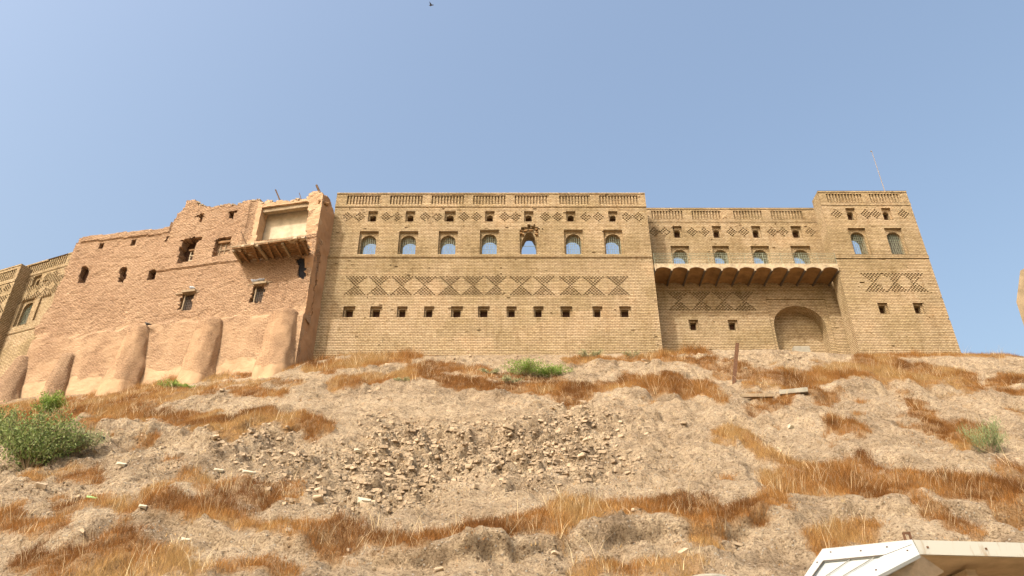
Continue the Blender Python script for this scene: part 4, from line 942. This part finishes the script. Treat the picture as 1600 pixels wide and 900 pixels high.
for k in range(300):
    o = bpy.data.objects.new('stone', SM[k % 10]); scn.collection.objects.link(o); s_ = szs[k]
    o.location = Vector(p[k]) + Vector((0, -.15 * s_, .02 * s_)); o.scale = (s_, s_, s_); o.rotation_euler = (random.uniform(-.6, .6), random.uniform(-.6, .6), random.random() * 6.3)
    qx, qy = pix(*[float(v_) for v_ in p[k]])
    big_ = 'large' if k < 60 else ('small' if k > 180 else 'middling')
    where = 'in the rubble' if (RB[j[k], i[k]] > .25) else 'on bare earth'
    col_ = 'far left' if qx < 400 else ('left of centre' if qx < 640 else ('near the centre' if qx < 800 else ('right of centre' if qx < 1000 else 'far right')))
    up_ = 'high' if qy < 640 else ('upper middle' if qy < 700 else ('lower middle' if qy < 770 else 'low'))
    tag(o, '%s angular tan stone %s, %s, %s on the slope' % (big_, where, col_, up_), 'stone', 'loose stones on the hillside')
def stones_stuff(name, weight, cnt, smin, smax, mat, label):
    p, j, i = scatter(weight, cnt); Vs = []; Fs = []; off = 0
    proto = []
    for k in range(6):
        me = stone_mesh(50 + k); v = np.zeros(len(me.vertices) * 3); me.vertices.foreach_get('co', v); f = np.array([tuple(q.vertices) for q in me.polygons]); proto.append((v.reshape(-1, 3), f)); bpy.data.meshes.remove(me)
    for k in range(cnt):
        v, f = proto[k % 6]; s_ = smin + (smax - smin) * random.random() ** 2.5; a = random.random() * 6.3; c_, n_ = math.cos(a), math.sin(a)
        rv = np.stack([v[:, 0] * c_ - v[:, 1] * n_, v[:, 0] * n_ + v[:, 1] * c_, v[:, 2]], -1) * s_ + p[k] + [0, -.1 * s_, .02 * s_]
        Vs.append(rv); Fs.append(f + off); off += len(v)
    o = npmesh(name, np.concatenate(Vs), np.concatenate(Fs), mat, smooth=False); tag(o, label, 'gravel', kind='stuff'); return o
stones_stuff('gravel', (RB * 2.0 + RB2 * .5 + .10 * near) * (1 - .85 * GM), 20000, .015, .07, M['earth'], 'small stones and crumbs of earth scattered over the bare slope')
stones_stuff('rubble', RB * (1 - .85 * GM) + .0001, 5200, .03, .19, M['clod'], 'crumbling heap of small clods in the middle of the slope')
def lone(px, py, s, sc, mat, label, name='stone', cat='stone', k=3, rz=0.3):
    me = SM[k].copy(); me.materials.clear(); me.materials.append(mat); q = athill(px, py); o = bpy.data.objects.new(name, me); scn.collection.objects.link(o)
    o.location = q + Vector((0, -.2 * s, .3 * s)); o.scale = (s * sc[0], s * sc[1], s * sc[2]); o.rotation_euler = (.5, .1, rz); tag(o, label, cat); return o
lone(188, 738, .30, (1, .8, .6), M['white_stone'], 'pale flat stone below the dark ledge at left')
lone(338, 737, .26, (1.1, .6, .5), M['white_stone'], 'flat pale stone under the grass ledge, left of the rubble')
lone(388, 745, .30, (1.3, .7, .5), M['white_stone'], 'long pale stone slab left of the rubble')
lone(222, 806, .20, (1, .8, .6), M['white_stone'], 'white stone above the lower left grass')
lone(285, 842, .22, (1, .8, .6), M['white_stone'], 'white stone amid the lower left earth bank')
lone(562, 789, .36, (1, .8, .9), M['white_stone'], 'big upright pale stone below the rubble')
lone(558, 702, .28, (1, .8, .7), M['white_stone'], 'pale stone at the top left of the rubble')
lone(1185, 602, .26, (1.3, .8, .7), M['white_stone'], 'white stone above the fallen plank')
lone(974, 800, .20, (1.4, .8, .6), M['white_stone'], 'whitish stone lying in the lower grass band')
lone(1235, 670, .20, (.8, .8, .9), M['white_stone'], 'small yellowish stone on the right slope below the plank', k=5)
lone(62, 772, .30, (1, .8, 1), M['stone'], 'brown stone on the left bank below the big bush', k=4)
lone(1012, 571, .3, (1.8, .8, .5), M['stone'], 'flat stone in the pale earth below the weeds', k=6)
# cut block below the niche, fallen plank, post
q = at_y(1252, 546, 50.6)
mb = MB(); mb.box(q[0] - .62, q[0] + .52, 50.3, 50.75, q[2] - .55, q[2] + .12); o = mb.build('stone_block', M['concrete']); tag(o, 'grey rectangular stone block lying in front of the big arched niche', 'block')
a = athill(1157, 623); b2 = athill(1208, 620); mb = MB(); mb.bar(a + Vector((0, -.1, .12)), b2 + Vector((0, -.1, .14)), .22, .2); pk = mb.build('plank', M['pale_wood']); tag(pk, 'weathered grey plank lying on the slope below the post', 'plank')
a = athill(1216, 617); b2 = athill(1261, 620); mb = MB(); mb.bar(a + Vector((0, -.1, .12)), b2 + Vector((0, -.1, .22)), .3, .26); pk = mb.build('plank', M['concrete']); tag(pk, 'short grey beam lying right of the weathered plank', 'plank')
a = athill(1144, 601); mb = MB(); t_ = Vector((at_y(1152, 537, a.y)[0], a.y, at_y(1152, 537, a.y)[2])); mb.bar(a - Vector((0, 0, .4)), t_, .20, .16, (0, 1, 0)); po = mb.build('post', M['rust']); tag(po, 'rusty upright post standing on the slope below the brick niche', 'post')
mb = MB()
for q_ in (.3, .55, .8): c_ = a.lerp(t_, q_); mb.box(c_.x + .09, c_.x + .14, c_.y - .06, c_.y + .06, c_.z - .05, c_.z + .05)
mb.build('lug', M['rust'], po)
o = lone(139, 790, .2, (1, .6, .35), plain('green_plastic', (.35, .62, .22), .4, .1), 'crumpled light green plastic scrap on the lower left slope', 'plastic_scrap', 'litter', 2)
o = lone(159, 690, .26, (.5, .5, 1.3), plain('dark_plastic', (.02, .035, .05), .4, .2), 'dark blue-black plastic scrap under the left grass ledge', 'plastic_scrap', 'litter', 1)
q = at_y(1105, 900.5, 17.0); 
mb = MB(); rr = .48
for k in range(10):
    for a in range(24):
        def pt(k_, a_):
            t0 = k_ / 10 * math.pi / 2; an = a_ / 24 * 2 * math.pi; return (q[0] + rr * math.cos(an) * math.sin(t0) , 17.0 + rr * math.sin(an) * math.sin(t0), q[2] - .09 + .09 * math.cos(t0) ** .6)
        mb.face([pt(k, a), pt(k, a + 1), pt(k + 1, a + 1), pt(k + 1, a)])
for a in range(24):
    an, an2 = a / 24 * 2 * math.pi, (a + 1) / 24 * 2 * math.pi
    A_, B_ = (q[0] + rr * math.cos(an), 17 + rr * math.sin(an)), (q[0] + rr * math.cos(an2), 17 + rr * math.sin(an2)); mb.face([(*A_, -.1), (*B_, -.1), (*B_, q[2] - .09), (*A_, q[2] - .09)])
o = mb.build('concrete_pillar', M['concrete'], None, True); tag(o, 'smooth grey rounded pillar top peeking over the bottom edge', 'pillar')
# ------------------------------------------------------------------ birds
def bird(loc, yaw, s, mat, label, name='pigeon'):
    mb = MB(); c, n_ = math.cos(yaw), math.sin(yaw)
    def Pp(x, y, z): return (loc[0] + s * (x * c - y * n_), loc[1] + s * (x * n_ + y * c), loc[2] + s * z)
    mb.tube([Pp(-.62, 0, .16), Pp(-.35, 0, .24), Pp(-.12, 0, .32), Pp(.1, 0, .36), Pp(.25, 0, .46), Pp(.33, 0, .6), Pp(.42, 0, .6), Pp(.53, 0, .57)], [s * r_ for r_ in (.05, .10, .18, .19, .12, .09, .08, .015)], 8)
    for y in (-.05, .05): mb.bar(Pp(0, y, 0), Pp(0, y, .2), s * .03)
    o = mb.build(name, mat, None, True); tag(o, label, 'bird')
    mb = MB()
    for y in (-1, 1): mb.tube([Pp(.12, y * .14, .36), Pp(-.15, y * .17, .32), Pp(-.5, y * .06, .2)], [s * .06, s * .08, s * .015], 6)
    mb.build('wing', mat, o, True); return o
gp = plain('pigeon_grey', (.42, .45, .5), .7, .2); bk = plain('dark_feathers', (.06, .055, .05), .7, .2)
for (px, py, mt, lb, yw, dd) in ((298, 456.5, gp, 'grey pigeon perched on the lintel of the lower left grilled window', 2.6, -.12), (395.5, 443.5, gp, 'pale pigeon at the left end of the lintel under the timber balcony', 2.8, -.12), (407, 441.5, gp, 'pale pigeon at the middle of the lintel under the timber balcony', .4, -.12)):
    q = OLD.uz(px, py, dd); bird(OLD.p(q[0], LINT[0 if px < 350 else 1], dd), yw, .6, mt, lb)
q = OLD.uz(230, 508.5, -.5); bird(OLD.p(q[0], q[1] - .06, -.5), 2.9, .55, bk, 'dark bird perched on top of the leftmost plastered buttress', 'bird')
q = at_y(674, 8, 42); mb = MB(); x, y, z = q
mb.tube([(x - .2, y, z - .03), (x, y, z), (x + .2, y, z + .03)], [.02, .06, .02], 6); fb = mb.build('bird', bk, None, True); tag(fb, 'small dark bird flying high in the clear sky', 'bird')
mb = MB(); mb.face([(x + .08, y, z), (x - .1, y, z), (x - .15, y + .3, z + .2)]); mb.face([(x + .08, y, z), (x - .1, y, z), (x - .15, y - .3, z + .1)]); mb.build('wing', bk, fb)
# ------------------------------------------------------------------ kiosk canopy at the bottom right
m = NT('white_painted_metal', .45, .4); pos = m.pos(); nz1 = m.noise(m.map(pos, (6, 6, 1.0)), 1.5, 6, .7)
m.col(m.mix(m.ramp(nz1, [(.50, (0, 0, 0)), (.64, (.8,) * 3)]), (.42, .41, .35), (.26, .17, .09))); m.nrm(m.bump(m.noise(pos, 3, 3), .2, .01)); M['white'] = m.m
m2 = plain('clean_white_metal', (.36, .37, .345), .5, .16, 2.5, .004)
M['soffit'] = plain('stained_soffit', (.48, .37, .24), .8, .25, 2.5, .01, (1, 1, 3))
Cc = Vector(at_y(1425, 843.5, 8.0)); Aa = Vector(at_y(1288, 858, 8.7)); Dd = Vector(at_y(1318, 912, 7.25))
nrm_ = (Aa - Cc).cross(Dd - Cc).normalized()
if nrm_.y > 0: nrm_ = -nrm_
def onp(px, py, off=0.0):
    a, b, c = ray(px, py); d = Vector((a, b, c)); o = Vector((0, 0, EYE)); t = (Cc + nrm_ * off - o).dot(nrm_) / d.dot(nrm_); return o + d * t
kr = empty('kiosk', (6, 9, 0), 'white metal kiosk roof with panelled side at the bottom right corner', 'kiosk')
def slabq(pts, th, name, mat, off=0.0):
    mb = MB(); f = [onp(*p, off) for p in pts]; k = [p - nrm_ * th for p in f]; mb.face(f); mb.face(k[::-1])
    for i_ in range(len(f)): j_ = (i_ + 1) % len(f); mb.face([f[i_], k[i_], k[j_], f[j_]])
    return mb.build(name, mat, kr)
slabq([(1288, 858), (1425, 843.5), (1437, 866), (1330, 925), (1240, 925)], .03, 'side_panel', m2, -.012)
slabq([(1285, 857.5), (1425, 843), (1425, 851), (1383, 867), (1287, 876)], .03, 'frame', m2, .012)
slabq([(1285, 857.5), (1287, 876), (1253, 925), (1240, 925)], .03, 'frame', m2, .010)
slabq([(1425, 843), (1437, 866), (1322, 925), (1278, 925), (1383, 866.5), (1424, 851)], .03, 'frame', m2, .014)
seam_and_shade = plain('seam_line', (.30, .28, .23), .7, .2)
for (a, b2) in (((1330, 873), (1268, 915)), ((1367, 870), (1292, 915)), ((1380, 877), (1305, 918))):
    mb = MB(); mb.bar(onp(*a, .002), onp(*b2, .002), .008, .008); mb.build('seam_and_shade', seam_and_shade, kr)
for (a, b2) in (((1287, 876.5), (1383, 867.3)), ((1383, 867.3), (1424, 851.5)), ((1287, 876.5), (1254, 922))):
    mb = MB(); mb.bar(onp(*a, .012), onp(*b2, .012), .011, .011); mb.build('seam_and_shade', M['iron'], kr)  # dark bars draw the shadow line between frame and panel
for (x, y) in ((1345, 861), (1386, 855), (1298, 863), (1418, 860.5), (1369, 891), (1277, 879)):
    mb = MB(); c_ = onp(x, y, .016); mb.bar(c_, c_ + nrm_ * .008, .014); mb.build('screw', M['rust'], kr)
Rr = Vector(at_y(1425, 843.5, 8.0)); zT = Cc.z; zB = at_y(1437, 866, 8.0)[2]
fx0, fy0 = Cc.x + .012, Cc.y; dirR = Vector((1, .10, 0)).normalized(); e = Cc + dirR * 5
mb = MB(); pin = Vector((-dirR.y, dirR.x, 0)) * .035; zB0 = zB - .0
c0 = Vector((fx0, fy0, 0)); e0 = Vector((e.x, e.y, 0))
mb.hexa([c0 + Vector((.03, 0, zB)), e0 + Vector((0, 0, zB)), e0 + pin + Vector((0, 0, zB)), c0 + pin + Vector((.03, 0, zB)), c0 + Vector((0, 0, zT)), e0 + Vector((0, 0, zT)), e0 + pin + Vector((0, 0, zT)), c0 + pin + Vector((0, 0, zT))])
mb.build('fascia', M['white'], kr)
for k in range(4):
    c_ = c0 + dirR * (.13 + .62 * k) + Vector((0, 0, zT - .07)); mb = MB(); mb.bar(c_ + pin * .1, c_ - pin * .2, .02); mb.build('screw', M['rust'], kr)
Bl = onp(1330, 925, -.03)
mb = MB(); s0 = c0 + pin + Vector((.03, .01, zB + .02)); s1 = e0 + pin + Vector((0, 0, zB + .02))
back = Vector((-.1, 1.5, -.12)); mb.hexa([s0, s1, s1 + back, s0 + back] + [q_ + Vector((0, 0, .03)) for q_ in (s0, s1, s1 + back, s0 + back)])
# underside behind the panelled side
mb.build('soffit', M['soffit'], kr)
mb = MB(); u0_ = onp(1437, 867, -.05); u1_ = onp(1322, 930, -.05); mb.face([u0_, u1_, u1_ + Vector((.5, .22, .0)), u0_ + Vector((.45, .5, -.05))]); mb.face([u0_ + Vector((0, 0, .01)), u0_ + Vector((.45, .5, -.04)), u1_ + Vector((.5, .22, .01)), u1_ + Vector((0, 0, .01))]); mb.build('soffit', M['soffit'], kr)
mb = MB(); mb.box(4.7, 9.2, 9.25, 9.35, 0, zB - .04); mb.box(4.7, 4.8, 8.4, 9.24, 0, zB - .06); mb.build('back_wall', M['soffit'], kr)
mb = MB(); mb.box(3.35, 3.43, 8.9, 8.98, 0, Aa.z - .3); mb.build('post', m2, kr)
h0_ = Cc + Vector((.0, .12, -.02)); mb = MB(); mb.bar(h0_, h0_ + Vector((-.012, 0, .115)), .018); mb.bar(h0_ + Vector((.055, 0, 0)), h0_ + Vector((.05, 0, .115)), .018); mb.bar(h0_ + Vector((-.02, 0, .115)), h0_ + Vector((.06, 0, .12)), .02); mb.build('hook', M['rust'], kr)
# ------------------------------------------------------------------ angular stone at the right edge
Yb = 30.0; P_ = [at_y(*p, Yb) for p in ((1594, 423), (1604, 417), (1660, 412), (1660, 560), (1613, 545), (1600, 510), (1588, 472))]
mb = MB(); f = [Vector(p) for p in P_]; k = [Vector((p[0] * 1.06 + .4, Yb + 1.8, p[2])) for p in P_]; ch = Vector(at_y(1597, 446, Yb - .02))
mb.face([f[0], f[6], ch]); mb.face([f[6], f[5], ch]); mb.face([f[5], f[4], ch]); mb.face([f[4], f[3], ch]); mb.face([f[3], f[2], ch]); mb.face([f[2], f[1], ch]); mb.face([f[1], f[0], ch]); mb.face(k)
for i_ in range(7): j_ = (i_ + 1) % 7; mb.face([f[i_], f[j_], k[j_], k[i_]])
zz = at_y(1650, 552, Yb)[2]; xx = at_y(1650, 552, Yb)[0]; mb.box(xx - .35, xx + 1.2, Yb + .2, Yb + 1.6, 4, zz + .4)
o = mb.build('stone_sculpture', plain('brown_stone', (.27, .2, .12), .9, .25, 2, .03)); tag(o, 'angular grey-brown stone jutting in from the right edge against the sky', 'sculpture')
print('objects', len(bpy.data.objects))
